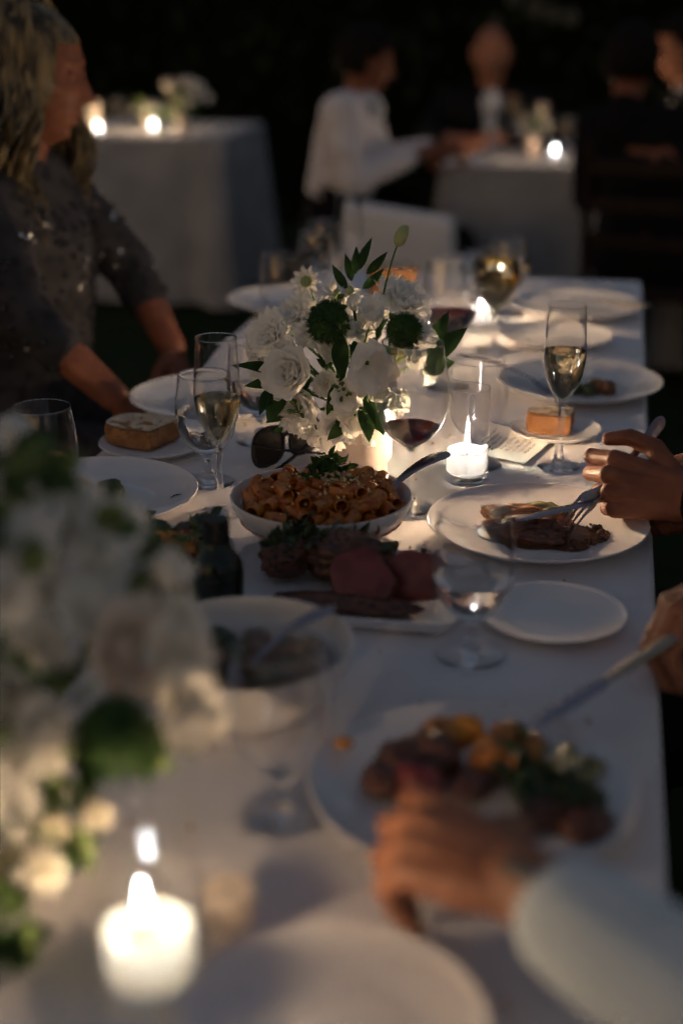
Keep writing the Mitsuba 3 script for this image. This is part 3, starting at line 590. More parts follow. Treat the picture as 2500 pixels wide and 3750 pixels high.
def spiky_ball(par, pos, R, seed, n, root=None, name='green_pompom_flower', m='green_ball'):
    r = np.random.default_rng(seed); v, f = [], []; pos = np.asarray(pos, float)
    core = lump(R * 0.80, seed, 0.12, sub=3)
    for i in range(n):
        z = 1 - 2 * (i + 0.5) / n; a = i * 2.39996; d = V(math.sqrt(1 - z * z) * math.cos(a), math.sqrt(1 - z * z) * math.sin(a), z)
        d = unit(d + 0.22 * r.normal(size=3)); L = R * r.uniform(0.90, 1.10); b = frame(d); j = len(v)
        w = R * 0.030; bend = 0.05 * R * r.normal(size=3)
        v += [d * R * 0.62 + b[:, 0] * w, d * R * 0.62 - b[:, 0] * w * .5 + b[:, 1] * w * .87, d * R * 0.62 - b[:, 0] * w * .5 - b[:, 1] * w * .87, d * L + bend]
        f += [(j, j + 1, j + 3), (j + 1, j + 2, j + 3), (j + 2, j, j + 3)]
    ms = [core, TM(v, f)]
    k = part(par, name, moved(cat(*ms), pos), m, False)
    if root is not None: part(k, 'stem', tube(bez(pos, pos + (np.asarray(root) - pos) * 0.5 + V(0, 0, -0.01), root, 8), 0.0020, 6), 'stem', True)
    return k
def scabiosa(par, pos, axis, R, seed, root):
    k = numbered(f'{par}__pincushion_flower'); Rm = frame(axis); pos = np.asarray(pos, float)
    for i in range(20):
        q = i % 2; part(k, 'petal', moved(petal(R * (1.0 - 0.15 * q), R * 0.17, 52 - 14 * q, 80 - 22 * q, 0.3, 0.16, seed + i, i * 2 * math.pi / 20, R * 0.15, 5, 5), pos, R=Rm), 'petal_cream', True)
    ms = []
    for i in range(46):
        z = 1 - (i + 0.5) / 46 * 0.85; a = i * 2.39996; d = V(math.sqrt(1 - z * z) * math.cos(a), math.sqrt(1 - z * z) * math.sin(a), z); ms.append(moved(lump(R * 0.085, i, 0.1, sub=1), d * R * 0.42 * V(1, 1, 0.8)))
    part(k, 'centre', moved(cat(*ms, lump((R * 0.38, R * 0.38, R * 0.28), 1, 0.05, sub=2)), pos + Rm[:, 2] * R * 0.05, R=Rm), 'bud', True)
    part(k, 'stem', tube(bez(pos, pos - Rm[:, 2] * 0.03, root, 8), 0.0014, 6), 'stem', True)

# centre arrangement
VX, VY = -0.316, 1.823
one('vase', lathe([(0, 0.0005), (0.0325, 0.0005), (0.034, 0.002), (0.0345, 0.019), (0.0355, 0.0205), (0.0395, 0.0225), (0.0405, 0.025), (0.0445, 0.098), (0.0442, 0.1), (0.0425, 0.1), (0.0415, 0.097), (0.0375, 0.026), (0.030, 0.022), (0, 0.022)], 64), 'vase', 'pale blush vase with a stepped foot under the white flowers at the table centre', 'vase', 'flower vases', smooth=35, at=at_(VX, VY, TZ))
FA = thing('flower_arrangement', 'white and green flower arrangement in the middle of the table, in focus', 'flower arrangement', 'flower arrangements')
ROOT = V(VX, VY, TZ + 0.085); HUB = V(-0.330, 1.835, 0.895)
CAM = EYE
def ax(pos, w=0.5, hub=HUB, extra=(0, 0, 0)): return unit(unit(np.asarray(pos) - hub) * (1 - w) + unit(CAM - np.asarray(pos)) * w + np.asarray(extra))
def rt(i): return ROOT + V(0.022 * math.cos(i * 2.4), 0.022 * math.sin(i * 2.4), 0.0)
mid = [('rose', (-0.393, 1.730, 0.912), 0.0435, 0.45, (-0.1, 0, 0.05), 'petal'), ('ruffle', (-0.426, 1.765, 0.949), 0.0384, 0.35, (0, 0, 0), 'petal'), ('carnation', (-0.397, 1.800, 0.972), 0.0397, 0.3, (0, 0, 0.2), 'petal'),
       ('ruffle', (-0.432, 1.850, 0.945), 0.0358, 0.2, (0, 0, 0.1), 'petal'), ('bell', (-0.292, 1.740, 0.988), 0.0250, 0.35, (0.05, 0, 0.75), 'petal'), ('carnation', (-0.268, 1.845, 0.984), 0.0486, 0.35, (0, 0, 0.35), 'petal'),
       ('ruffle', (-0.353, 1.845, 0.990), 0.0307, 0.2, (0, 0, 0.4), 'petal'), ('open', (-0.286, 1.700, 0.934), 0.0378, 0.40, (0.25, 0, -0.35), 'petal'), ('open', (-0.383, 1.742, 0.872), 0.0371, 0.4, (-0.1, 0, -0.3), 'petal'),
       ('open', (-0.316, 1.712, 0.890), 0.0243, 0.5, (0.1, 0, 0), 'petal'), ('bell', (-0.282, 1.735, 0.893), 0.0237, 0.5, (0.2, 0, 0.25), 'petal'), ('ruffle', (-0.384, 1.765, 0.832), 0.0301, 0.35, (-0.1, 0, -0.5), 'petal'),
       ('open', (-0.352, 1.760, 0.822), 0.0275, 0.4, (0, 0, -0.5), 'petal'), ('bell', (-0.296, 1.752, 0.822), 0.0121, 0.3, (0.1, 0, -0.9), 'petal'), ('bell', (-0.366, 1.770, 0.812), 0.0138, 0.3, (0, 0, -0.9), 'petal'),
       ('carnation', (-0.238, 1.880, 0.893), 0.0346, 0.35, (0.3, 0, 0), 'petal'), ('closed', (-0.317, 1.765, 0.998), 0.0109, 0.1, (0, 0, 0.9), 'petal'), ('ruffle', (-0.245, 1.800, 0.925), 0.0282, 0.4, (0.3, 0, 0), 'petal'), ('open', (-0.335, 1.735, 0.845), 0.0256, 0.5, (0, 0, -0.2), 'petal'),
       ('bell', (-0.320, 1.745, 0.826), 0.0132, 0.3, (0.1, 0, -0.8), 'petal'), ('ruffle', (-0.395, 1.745, 0.845), 0.0269, 0.4, (-0.2, 0, -0.3), 'petal'), ('ruffle', (-0.452, 1.790, 0.925), 0.0307, 0.2, (-0.3, 0, -0.1), 'petal'),
       ('ruffle', (-0.345, 1.780, 0.935), 0.030, 0.5, (0, 0, 0), 'petal'), ('ruffle', (-0.405, 1.745, 0.932), 0.028, 0.5, (-0.1, 0, 0.1), 'petal'), ('ruffle', (-0.440, 1.775, 0.905), 0.030, 0.4, (-0.2, 0, 0), 'petal'), ('carnation', (-0.375, 1.760, 0.955), 0.026, 0.5, (0, 0, 0.2), 'petal'), ('ruffle', (-0.310, 1.775, 0.960), 0.026, 0.4, (0, 0, 0.2), 'petal'), ('ruffle', (-0.240, 1.81, 0.950), 0.030, 0.4, (0.3, 0, 0.1), 'petal'), ('open', (-0.310, 1.735, 0.855), 0.024, 0.5, (0, 0, -0.2), 'petal'), ('ruffle', (-0.350, 1.745, 0.895), 0.022, 0.6, (0, 0, 0), 'petal'), ('carnation', (-0.455, 1.830, 0.905), 0.030, 0.2, (-0.3, 0, -0.1), 'petal'), ('ruffle', (-0.360, 1.880, 0.975), 0.034, 0.2, (0, 0, 0.4), 'petal'), ('carnation', (-0.300, 1.890, 0.965), 0.036, 0.2, (0, 0, 0.4), 'petal'),
       ('ruffle', (-0.262, 1.775, 0.870), 0.025, 0.4, (0.3, 0, -0.2), 'petal'), ('open', (-0.415, 1.755, 0.900), 0.026, 0.3, (-0.3, 0, -0.2), 'petal'), ('ruffle', (-0.335, 1.755, 0.862), 0.024, 0.5, (0, 0, -0.2), 'petal'), ('ruffle', (-0.415, 1.780, 0.862), 0.026, 0.3, (-0.3, 0, -0.4), 'petal')]
for i, (kd, p, R, w, ex, m) in enumerate(mid): bloom(FA, kd, p, ax(p, w, extra=ex), R, m, 40 + 7 * i, root=rt(i))
spiky_ball(FA, (-0.342, 1.722, 0.981), 0.030, 5, 1500, rt(3)); spiky_ball(FA, (-0.250, 1.745, 0.969), 0.026, 6, 1300, rt(5))
scabiosa(FA, (-0.384, 1.790, 1.017), unit(V(0.0, -0.85, 0.35)), 0.019, 9, rt(7))
kb = part(FA, 'bud', moved(lump((0.0085, 0.0085, 0.0155), 4, 0.15, sub=2), (-0.267, 1.83, 1.074), R=frame((0.35, 0, 0.9))), 'bud', True)
part(kb, 'stem', tube(bez((-0.272, 1.83, 1.062), (-0.290, 1.83, 1.02), rt(2), 12), 0.0012, 6), 'stem', True)
for i, (p, r) in enumerate((((-0.352, 1.80, 1.012), 0.0055), ((-0.345, 1.79, 1.004), 0.0045), ((-0.325, 1.78, 1.010), 0.005))):
    part(FA, 'bud', moved(lump((r, r, r * 1.3), i, 0.1, sub=2), p), 'petal_cream' if i == 0 else 'bud', True)
lv = [((-0.405, 1.745, 0.905), (-0.470, 1.735, 0.915), 0.010), ((-0.400, 1.75, 0.90), (-0.458, 1.74, 0.888), 0.010), ((-0.405, 1.735, 0.895), (-0.425, 1.73, 0.842), 0.014), ((-0.412, 1.735, 0.890), (-0.436, 1.735, 0.850), 0.013),
      ((-0.298, 1.73, 0.880), (-0.288, 1.715, 0.828), 0.013), ((-0.290, 1.735, 0.875), (-0.270, 1.72, 0.836), 0.011), ((-0.235, 1.84, 0.915), (-0.205, 1.85, 0.975), 0.014), ((-0.230, 1.85, 0.905), (-0.180, 1.86, 0.950), 0.016), ((-0.235, 1.85, 0.895), (-0.195, 1.85, 0.905), 0.015),
      ((-0.325, 1.845, 1.025), (-0.308, 1.85, 1.068), 0.007), ((-0.335, 1.845, 1.010), (-0.345, 1.85, 1.045), 0.007), ((-0.315, 1.845, 1.020), (-0.288, 1.85, 1.050), 0.007), ((-0.320, 1.845, 1.000), (-0.292, 1.85, 1.028), 0.007), ((-0.340, 1.84, 1.000), (-0.362, 1.85, 1.030), 0.007), ((-0.330, 1.84, 1.02), (-0.330, 1.85, 1.055), 0.007),
      ((-0.330, 1.74, 0.960), (-0.322, 1.72, 0.905), 0.013), ((-0.312, 1.735, 0.955), (-0.296, 1.715, 0.915), 0.011), 
      ((-0.330, 1.74, 0.900), (-0.345, 1.72, 0.860), 0.012), ((-0.370, 1.745, 0.900), (-0.405, 1.72, 0.880), 0.010), ((-0.320, 1.74, 0.850), (-0.345, 1.725, 0.825), 0.010), ((-0.290, 1.745, 0.850), (-0.262, 1.735, 0.838), 0.009), ((-0.395, 1.755, 0.860), (-0.432, 1.745, 0.838), 0.009), ((-0.385, 1.76, 0.845), (-0.425, 1.75, 0.822), 0.009),
      ((-0.310, 1.77, 0.935), (-0.312, 1.715, 0.945), 0.012)]
for a, b, w in lv: leaf(FA, a, b, w, up=unit(CAM - np.asarray(b)) + 0.3 * rng.normal(size=3), bend=0.10)
r_ = np.random.default_rng(77)
for i in range(14):
    a = r_.uniform(0, 2 * math.pi); e = r_.uniform(-0.2, 0.9); d = V(math.cos(a) * math.cos(e), math.sin(a) * math.cos(e), math.sin(e)); b = HUB + d * 0.045; leaf(FA, b, b + d * r_.uniform(0.035, 0.055) + V(0, 0, r_.uniform(-.01, .01)), r_.uniform(0.008, 0.014), up=r_.normal(size=3))
for (p, n) in (((-0.322, 1.712, 0.897), 9), ((-0.335, 1.735, 1.002), 10), ((-0.385, 1.73, 0.865), 8)):   # small clusters of green buds
    ms = []
    for i in range(n):
        d = unit(r_.normal(size=3) + V(0, -0.6, 0.4)); ms += [moved(lump((0.0026, 0.0026, 0.0042), i, 0.15, sub=1), np.asarray(p) + d * 0.012, R=frame(d)), tube([np.asarray(p) - V(0, -0.01, 0.01), np.asarray(p) + d * 0.011], 0.0006, 5)]
    part(FA, 'bud_cluster', cat(*ms), 'leaf_pale', True, kind='stuff')

# front arrangement, close to the camera
one('vase', lathe([(0, 0.0005), (0.0325, 0.0005), (0.034, 0.002), (0.0345, 0.019), (0.0355, 0.0205), (0.0395, 0.0225), (0.0405, 0.025), (0.0445, 0.098), (0.0442, 0.1), (0.0425, 0.1), (0.0415, 0.097), (0.0375, 0.026), (0.030, 0.022), (0, 0.022)], 48), 'vase', 'blush vase at the front left edge under the blurred flowers', 'vase', 'flower vases', smooth=35, at=at_(-0.415, 0.855, TZ))
FB = thing('flower_arrangement', 'large blurred flower arrangement with a peach rose at the left front', 'flower arrangement', 'flower arrangements')
H2, R2 = V(-0.41, 0.88, 0.93), V(-0.415, 0.855, 0.835)
front = [('bell', (-0.441, 0.98, 1.055), 0.0171, 'petal'), ('open', (-0.462, 0.985, 1.040), 0.0220, 'petal'), ('ruffle', (-0.361, 0.92, 0.985), 0.0293, 'petal'), ('ruffle', (-0.385, 0.88, 0.975), 0.0293, 'petal'), ('rose', (-0.318, 0.862, 0.940), 0.0460, 'petal_peach'), ('ruffle', (-0.288, 0.875, 0.925), 0.0390, 'petal_cream'),
         ('open', (-0.272, 0.845, 0.910), 0.0317, 'petal_cream'), ('ruffle', (-0.380, 0.805, 0.865), 0.0317, 'petal'), ('bell', (-0.325, 0.80, 0.845), 0.0171, 'petal_cream'), ('ruffle', (-0.394, 0.86, 0.905), 0.0317, 'petal'), ('open', (-0.412, 0.91, 1.025), 0.0244, 'petal'), ('ruffle', (-0.372, 0.93, 1.005), 0.0220, 'petal'),
         ('bell', (-0.298, 0.90, 0.985), 0.0195, 'petal'), ('ruffle', (-0.325, 0.905, 0.965), 0.0268, 'petal'), ('ruffle', (-0.350, 0.76, 0.822), 0.0220, 'petal_cream'), ('ruffle', (-0.430, 0.83, 0.930), 0.0366, 'petal'), ('bell', (-0.352, 0.79, 0.838), 0.0159, 'petal_cream'), ('ruffle', (-0.345, 0.885, 0.985), 0.0268, 'petal'),
         ('ruffle', (-0.345, 0.86, 0.965), 0.030, 'petal'), ('carnation', (-0.375, 0.84, 0.945), 0.032, 'petal'), ('ruffle', (-0.395, 0.90, 1.000), 0.030, 'petal'), ('carnation', (-0.405, 0.82, 0.895), 0.034, 'petal'), ('ruffle', (-0.365, 0.815, 0.900), 0.028, 'petal'), ('ruffle', (-0.290, 0.89, 0.950), 0.026, 'petal_cream'), ('open', (-0.265, 0.86, 0.890), 0.022, 'petal_cream'), ('ruffle', (-0.385, 0.785, 0.845), 0.028, 'petal'), ('ruffle', (-0.430, 0.95, 1.010), 0.026, 'petal'), ('carnation', (-0.440, 0.88, 0.965), 0.032, 'petal'), ('ruffle', (-0.450, 0.93, 1.000), 0.028, 'petal')]
for i, (kd, p, R, m) in enumerate(front): bloom(FB, kd, p, ax(p, 0.45, H2, (0.1, 0, 0.1)), R, m, 400 + 7 * i, root=R2 + V(0.02 * math.cos(i * 2.4), 0.02 * math.sin(i * 2.4), 0), label='peach rose' if m == 'petal_peach' else None)
r_ = np.random.default_rng(44); got = [np.asarray(q[1]) for q in front] + [V(-0.312, 0.815, 0.896)]
for i in range(400):
    d = unit(r_.normal(size=3)); p = V(-0.412, 0.875, 0.930) + d * V(0.115, 0.095, 0.135) * r_.uniform(0.80, 1.0)
    if d @ unit(CAM - p) < 0.0 or min(np.linalg.norm(p - q) for q in got) < 0.034 or len(got) > 58: continue
    got.append(p); kd = ('ruffle', 'ruffle', 'carnation', 'open')[i % 4]
    if np.linalg.norm(p - V(-0.312, 0.815, 0.896)) < 0.062 or np.linalg.norm(p - V(-0.315, 0.850, 0.950)) < 0.070: continue
    bloom(FB, kd, p, ax(p, 0.4, H2, (0.1, 0, 0.1)), r_.uniform(0.022, 0.032), 'petal', 900 + 11 * i, root=R2 + V(0.02 * math.cos(i), 0.02 * math.sin(i), 0))
spiky_ball(FB, (-0.312, 0.815, 0.896), 0.032, 15, 900, R2); spiky_ball(FB, (-0.420, 0.80, 0.80), 0.026, 16, 700, R2)
r_ = np.random.default_rng(99)
g2 = [(-0.367, 0.96, 1.01), (-0.326, 0.92, 0.962), (-0.359, 0.80, 0.828), (-0.338, 0.80, 0.813), (-0.382, 0.86, 0.932), (-0.281, 0.85, 0.881), (-0.396, 0.95, 1.035), (-0.374, 0.76, 0.797), (-0.357, 0.74, 0.754 + 0.02), (-0.312, 0.90, 0.972), (-0.40, 0.93, 1.06), (-0.43, 0.93, 1.02), (-0.335, 0.83, 0.86), (-0.40, 0.76, 0.79), (-0.38, 0.74, 0.765), (-0.30, 0.92, 0.955), (-0.295, 0.83, 0.87), (-0.365, 0.84, 0.925), (-0.34, 0.95, 1.00), (-0.31, 0.94, 0.98)]
for i, p in enumerate(g2):
    p = np.asarray(p)
    for j in range(4):
        d = unit(unit(p - H2) + 0.7 * r_.normal(size=3)); L = r_.uniform(0.03, 0.05); leaf(FB, p - d * L * 0.5, p + d * L * 0.5, r_.uniform(0.008, 0.015), 'leaf_pale' if (i * 4 + j) % 2 == 0 and i not in (12, 13, 14) else 'leaf', up=r_.normal(size=3))
    part(FB, 'stem', tube(bez(p, (p + R2) / 2 + V(0.01, 0, 0.01), R2, 8), 0.0015, 6), 'stem', True)

for i, (x, y, z, R) in enumerate(((-0.405, 0.765, 0.835, 0.026), (-0.372, 0.772, 0.868, 0.022), (-0.430, 0.775, 0.875, 0.028), (-0.398, 0.745, 0.800, 0.022), (-0.425, 0.750, 0.842, 0.024), (-0.355, 0.800, 0.888, 0.022), (-0.410, 0.735, 0.780, 0.018))):
    p = V(x, y, z); bloom(FB, ('ruffle', 'open', 'carnation')[i % 3], p, ax(p, 0.5, H2, (0.1, 0, 0.1)), R, 'petal', 1900 + 11 * i, root=R2)
    for j in range(5):
        q = unit(r_.normal(size=3)); b = p + V(0.012, -0.005, -0.012) + 0.012 * r_.normal(size=3); leaf(FB, b, b + q * r_.uniform(0.02, 0.035), r_.uniform(0.003, 0.006), ('leaf_pale', 'leaf')[j % 2], up=r_.normal(size=3))
for i in range(46):                                     # leaf sprays standing out of the mound
    d = unit(r_.normal(size=3) + 0.6 * unit(CAM - H2)); p = V(-0.412, 0.875, 0.930) + d * V(0.115, 0.095, 0.135) * 1.02
    if np.linalg.norm(p - V(-0.312, 0.815, 0.896)) < 0.05 or p[2] < 0.80 or np.linalg.norm(p - V(-0.315, 0.850, 0.950)) < 0.065: continue
    for j in range(3):
        q = unit(d + 0.6 * r_.normal(size=3)); L = r_.uniform(0.025, 0.045); leaf(FB, p - q * L * 0.3, p + q * L * 0.7, r_.uniform(0.006, 0.012), ('leaf', 'leaf_pale', 'leaf_pale', 'leaf_pale')[(i + j) % 4], up=r_.normal(size=3))

# flowers on the far tables
def far_vase(x, y, h, label, labv, blooms, seed):
    one('vase', lathe(curve([(0, 0.001), (0.03, 0.001), (0.034, 0.006), (0.026, 0.4 * h), (0.030, h), (0.028, h), (0.022, 0.4 * h), (0, 0.02)], 30), 28), 'vase', labv, 'vase', 'flower vases', at=at_(x, y, TZ))
    k = thing('flower_arrangement', label, 'flower arrangement', 'flower arrangements'); r = np.random.default_rng(seed); root = V(x, y, TZ + h * 0.9)
    for i, (dx, dy, dz, R, kd, m) in enumerate(blooms):
        p = V(x + dx, y + dy, TZ + dz); bloom(k, kd, p, unit(unit(p - root) + V(0, -0.5, 0.2)), R, m, seed + 5 * i, root=root)
        for j in range(2):
            d = unit(p - root + 0.06 * r.normal(size=3)); leaf(k, root + d * 0.04, root + d * 0.04 + d * r.uniform(0.05, 0.08) , 0.013, 'leaf_pale' if j else 'leaf', up=r.normal(size=3))
far_vase(-1.925, 6.36, 0.085, 'tall loose pale flowers on the far left table', 'pale vase on the far left table, right of its candles', [(-0.06, 0, 0.20, 0.035, 'bell', 'petal_cream'), (0.02, 0.02, 0.21, 0.045, 'ruffle', 'petal'), (0.07, 0, 0.19, 0.045, 'ruffle', 'petal'), (0.10, 0.02, 0.15, 0.032, 'open', 'petal'), (0.04, -0.02, 0.14, 0.035, 'ruffle', 'petal'), (-0.03, 0, 0.13, 0.028, 'bell', 'petal_cream'), (-0.01, -0.02, 0.075, 0.03, 'ruffle', 'petal_cream')], 700)
far_vase(-2.135, 6.50, 0.05, 'low pale flowers between the two candles on the far left table', 'low pale vase between the two candles on the far left table', [(-0.05, 0, 0.085, 0.035, 'ruffle', 'petal'), (0.03, 0.0, 0.10, 0.035, 'ruffle', 'petal'), (0.0, -0.03, 0.075, 0.03, 'open', 'petal_cream'), (0.08, 0, 0.085, 0.028, 'ruffle', 'petal')], 760)
far_vase(-0.33, 5.78, 0.07, 'small pale flowers on the far right table in front of the bald man', 'small vase on the far right table', [(0.0, 0, 0.13, 0.03, 'ruffle', 'petal'), (0.05, 0, 0.11, 0.026, 'open', 'petal_cream'), (-0.04, 0.0, 0.10, 0.024, 'ruffle', 'petal'), (0.03, 0.02, 0.17, 0.026, 'bell', 'petal_cream')], 820)
one('tall_candle', lathe(curve([(0, 0.0), (0.030, 0.0), (0.031, 0.004), (0.031, 0.118), (0.028, 0.122), (0.010, 0.121), (0, 0.119)], 40), 32), 'wax', 'pale pillar candle beside the left votive on the far left table', 'candle', smooth=40, at=at_(-2.345, 6.36, TZ))
for i, (kd, x, y, lb) in enumerate((('goblet', -2.21, 6.33, 'clear goblet between the votives on the far left table'), ('white', -0.285, 5.62, 'clear wine glass left of the votive on the far right table'), ('flute', -0.395, 5.66, 'flute before the bald man on the far right table'), ('goblet', -0.47, 5.60, 'goblet near the clasped hands on the far right table'), ('white', -0.345, 5.57, 'wine glass left of the small flowers on the far right table'), ('goblet', -0.19, 5.72, 'goblet right of the votive on the far right table'))):
    glass(kd, x, y, lb)

# ================================================================ FOOD
def on(c, r, rim=0): return V(c[0], c[1], TZ + rim)
# rigatoni heap
pf = thing('pasta', 'heap of orange sauced tube pasta with cheese and herbs in the middle bowl', 'pasta')
def heap_z(r, R=0.100, h0=0.034, h1=0.070): return h0 + (h1 - h0) * np.sqrt(np.clip(1 - (r / R) ** 2, 0, 1)) 
def sauce_f(u, v):
    a = u * math.pi; r = 0.098 * v; x, y = r * np.cos(a), r * np.sin(a)
    z = heap_z(r) - 0.008 + 0.010 * (fbm(np.stack([x * 45, y * 45, x * 0], -1), 3, 8) - 0.5) * np.clip(1.2 - v, 0, 1)
    return [PASTA_C[0] + x, PASTA_C[1] + y, TZ + z]
part(pf, 'sauce', sheet(sauce_f, 61, 22), 'sauce', True)
def rigatoni(L, R, bend, seed, n=14):
    v, f = [], []; a = np.arange(n) * 2 * math.pi / n; K = 7
    for i, t in enumerate(np.linspace(-1, 1, K)):
        for rr in (R, R - 0.0016):
            q = rr * (1 + (0.035 * np.where(np.arange(n) % 2, 1, -1) if rr == R else 0)) * (1 + 0.05 * math.sin(seed + 3 * t))
            sq = 0.86 + 0.1 * math.sin(seed)
            v += list(np.stack([q * np.cos(a), q * np.sin(a) * sq + bend * (1 - t * t), np.full(n, t * L / 2)], 1))
    S = 2 * n
    for i in range(K - 1):
        for j in range(n):
            k = (j + 1) % n
            A, B, C, D = i * S + j, i * S + k, (i + 1) * S + k, (i + 1) * S + j; f += [(A, B, C), (A, C, D)]
            A, B, C, D = [q + n for q in (A, B, C, D)]; f += [(A, C, B), (A, D, C)]
    for i, fl in ((0, 1), (K - 1, 0)):
        for j in range(n):
            k = (j + 1) % n; A, B, C, D = i * S + j, i * S + k, i * S + n + k, i * S + n + j
            f += [(A, C, B), (A, D, C)] if fl else [(A, B, C), (A, C, D)]
    return TM(v, f)
RG = [shape(rigatoni(0.036 + 0.004 * i % 0.008, 0.0088 - 0.0004 * (i % 3), 0.002 * (i % 3), i), 'pasta', True) for i in range(5)]
r_ = np.random.default_rng(31); placed = []
for i in range(900):
    rr, aa = 0.088 * math.sqrt(r_.random()), r_.uniform(0, 2 * math.pi); x, y = rr * math.cos(aa), rr * math.sin(aa)
    z = heap_z(rr) + r_.uniform(-0.006, 0.005)
    if any((x - q[0]) ** 2 + (y - q[1]) ** 2 + (z - q[2]) ** 2 < 0.0155 ** 2 for q in placed): continue
    placed.append((x, y, z))
    if len(placed) > 78: break
for i, (x, y, z) in enumerate(placed):
    tilt = r_.uniform(-28, 28); yaw = r_.uniform(0, 360); slope = V(x, y, 0) * 6
    if i % 9 == 4: yaw, tilt = r_.uniform(60, 110), 12
    M = T().translate([PASTA_C[0] + x, PASTA_C[1] + y, TZ + z]).rotate([0, 0, 1], yaw).rotate([0, 1, 0], 90 + tilt).rotate([0, 0, 1], r_.uniform(0, 360))
    part(pf, 'rigatoni', RG[i % 5], None, at=M)
cz = []
for i in range(420):
    a, q = r_.uniform(0, 6.28), abs(r_.normal()) * 0.020; x, y = 0.012 + q * math.cos(a) * 1.2, 0.012 + q * math.sin(a)
    if i % 4 == 0: x, y = r_.normal(0, 0.04), r_.normal(0, 0.04)
    rr = math.hypot(x, y)
    if rr > 0.085: continue
    cz.append(moved(lump(r_.uniform(0.0008, 0.0021), i, 0.3, sub=0), (PASTA_C[0] + x, PASTA_C[1] + y, TZ + heap_z(rr) + r_.uniform(0.004, 0.014))))
part(pf, 'grated_cheese', cat(*cz), 'cheese', False, kind='stuff')
def sprig(par, name, c, n, size, seed, m='herb', spread=0.02):
    r = np.random.default_rng(seed); ms = []
    for i in range(n):
        d = unit(r.normal(size=3) * V(1, 1, 0.5) + V(0, 0, 0.5)); p = np.asarray(c) + r.normal(size=3) * spread * V(1, 1, 0.25)
        ms.append(leaf_mesh(p, p + d * size * r.uniform(0.7, 1.3), size * 0.34, 0.15, r.normal(size=3), 0.4, 6))
    return part(par, name, cat(*ms), m, True, kind='stuff')
sprig(pf, 'parsley', (PASTA_C[0] + 0.004, PASTA_C[1] + 0.030, TZ + 0.083), 30, 0.014, 3, spread=0.012)
sprig(pf, 'parsley', (PASTA_C[0] - 0.010, PASTA_C[1] + 0.012, TZ + 0.081), 22, 0.013, 4, spread=0.014)
sprig(pf, 'parsley', (PASTA_C[0] + 0.030, PASTA_C[1] - 0.005, TZ + 0.077), 10, 0.011, 5, spread=0.014)
sprig(pf, 'parsley_tuft', (PASTA_C[0] + 0.002, PASTA_C[1] + 0.050, TZ + 0.088), 10, 0.014, 6, spread=0.006)

# bread
def bread(label, c, rz, L, W_, H_, seed):
    k = thing('bread_slice', label, 'bread'); n = 40; a = np.linspace(0, 2 * math.pi, n, endpoint=False)
    o = np.stack([L / 2 * np.sign(np.cos(a)) * np.abs(np.cos(a)) ** 0.62, W_ / 2 * np.sign(np.sin(a)) * np.abs(np.sin(a)) ** 0.70], 1) * (1 + 0.10 * (noise(np.stack([np.cos(a) * 1.6, np.sin(a) * 1.6, a * 0], 1), seed) - 0.5))[:, None]; o[:, 0] = np.minimum(o[:, 0], 0.32 * L + 0.10 * o[:, 1])
    def ring(s, z, j=0.0): return np.column_stack([o * s, np.full(n, z) + j * (noise(np.column_stack([o * 60, o[:, :1] * 0]), seed) - 0.5)])
    cm = loft([ring(s_, z_) for s_, z_ in zip(np.interp(np.linspace(0, 1, 14), [0, 0.08, 0.3, 0.72, 0.95, 1], [0.93, 0.985, 1.0, 1.0, 0.985, 0.955]), np.linspace(0, H_ * 0.985, 14))])
    cv = np.array(cm.vertices); q = np.clip(np.minimum(cv[:, 2], H_ - cv[:, 2]) / 0.004, 0, 1)
    cv[:, :2] *= 1 + (0.10 * (fbm(cv * 55, 3, seed) - 0.5) + 0.05 * (fbm(cv * 190, 2, seed + 4) - 0.5))[:, None] * q[:, None]
    part(k, 'crust', moved(TM(cv, cm.faces), c, rz), 'crust', 60)
    def top(u, v):
        t = (u + 1) * math.pi; s = 0.958 * v; i = np.floor(t / (2 * math.pi) * n).astype(int) % n; w = t / (2 * math.pi) * n - np.floor(t / (2 * math.pi) * n)
        p = o[i] * (1 - w)[..., None] + o[(i + 1) % n] * w[..., None]; x, y = p[..., 0] * s, p[..., 1] * s
        q = np.stack([x, y, x * 0], -1)
        return [x, y, H_ + 0.0008 + (0.007 * (fbm(q * 75, 3, seed) - 0.5) + 0.002 * (fbm(q * 260, 2, seed + 7) - 0.5) - 0.004 * np.clip(noise(q * 260, seed + 2) - 0.66, 0, 1) * 4) * np.clip((1 - v) * 6, 0, 1)]
    part(k, 'crumb', moved(sheet(top, 81, 22), c, rz), 'crumb', True); return k
bread('thick slice of bread with brown crust on the left side plate', (-0.646, 1.880, TZ + 0.007), -0.25, 0.115, 0.078, 0.029, 4)
bread('piece of bread with an orange crust behind the right flute stem', (-0.066, 2.048, TZ + 0.006), 0.0, 0.082, 0.05, 0.030, 6)
bread('blurred bread loaf piece far back behind the flowers', (-0.448, 3.02, TZ + 0.002), 0.2, 0.13, 0.09, 0.06, 7)

def morsel(name, label, cat_, c, r, m, seed, amp=0.25, rz=0.0, group=None, sub=3, freq=1.7):
    return one(name, moved(lump(r, seed, amp, freq, sub, flat=0.72 * (r[2] if np.ndim(r) else r)), c, rz), m, label, cat_, group, smooth=True)
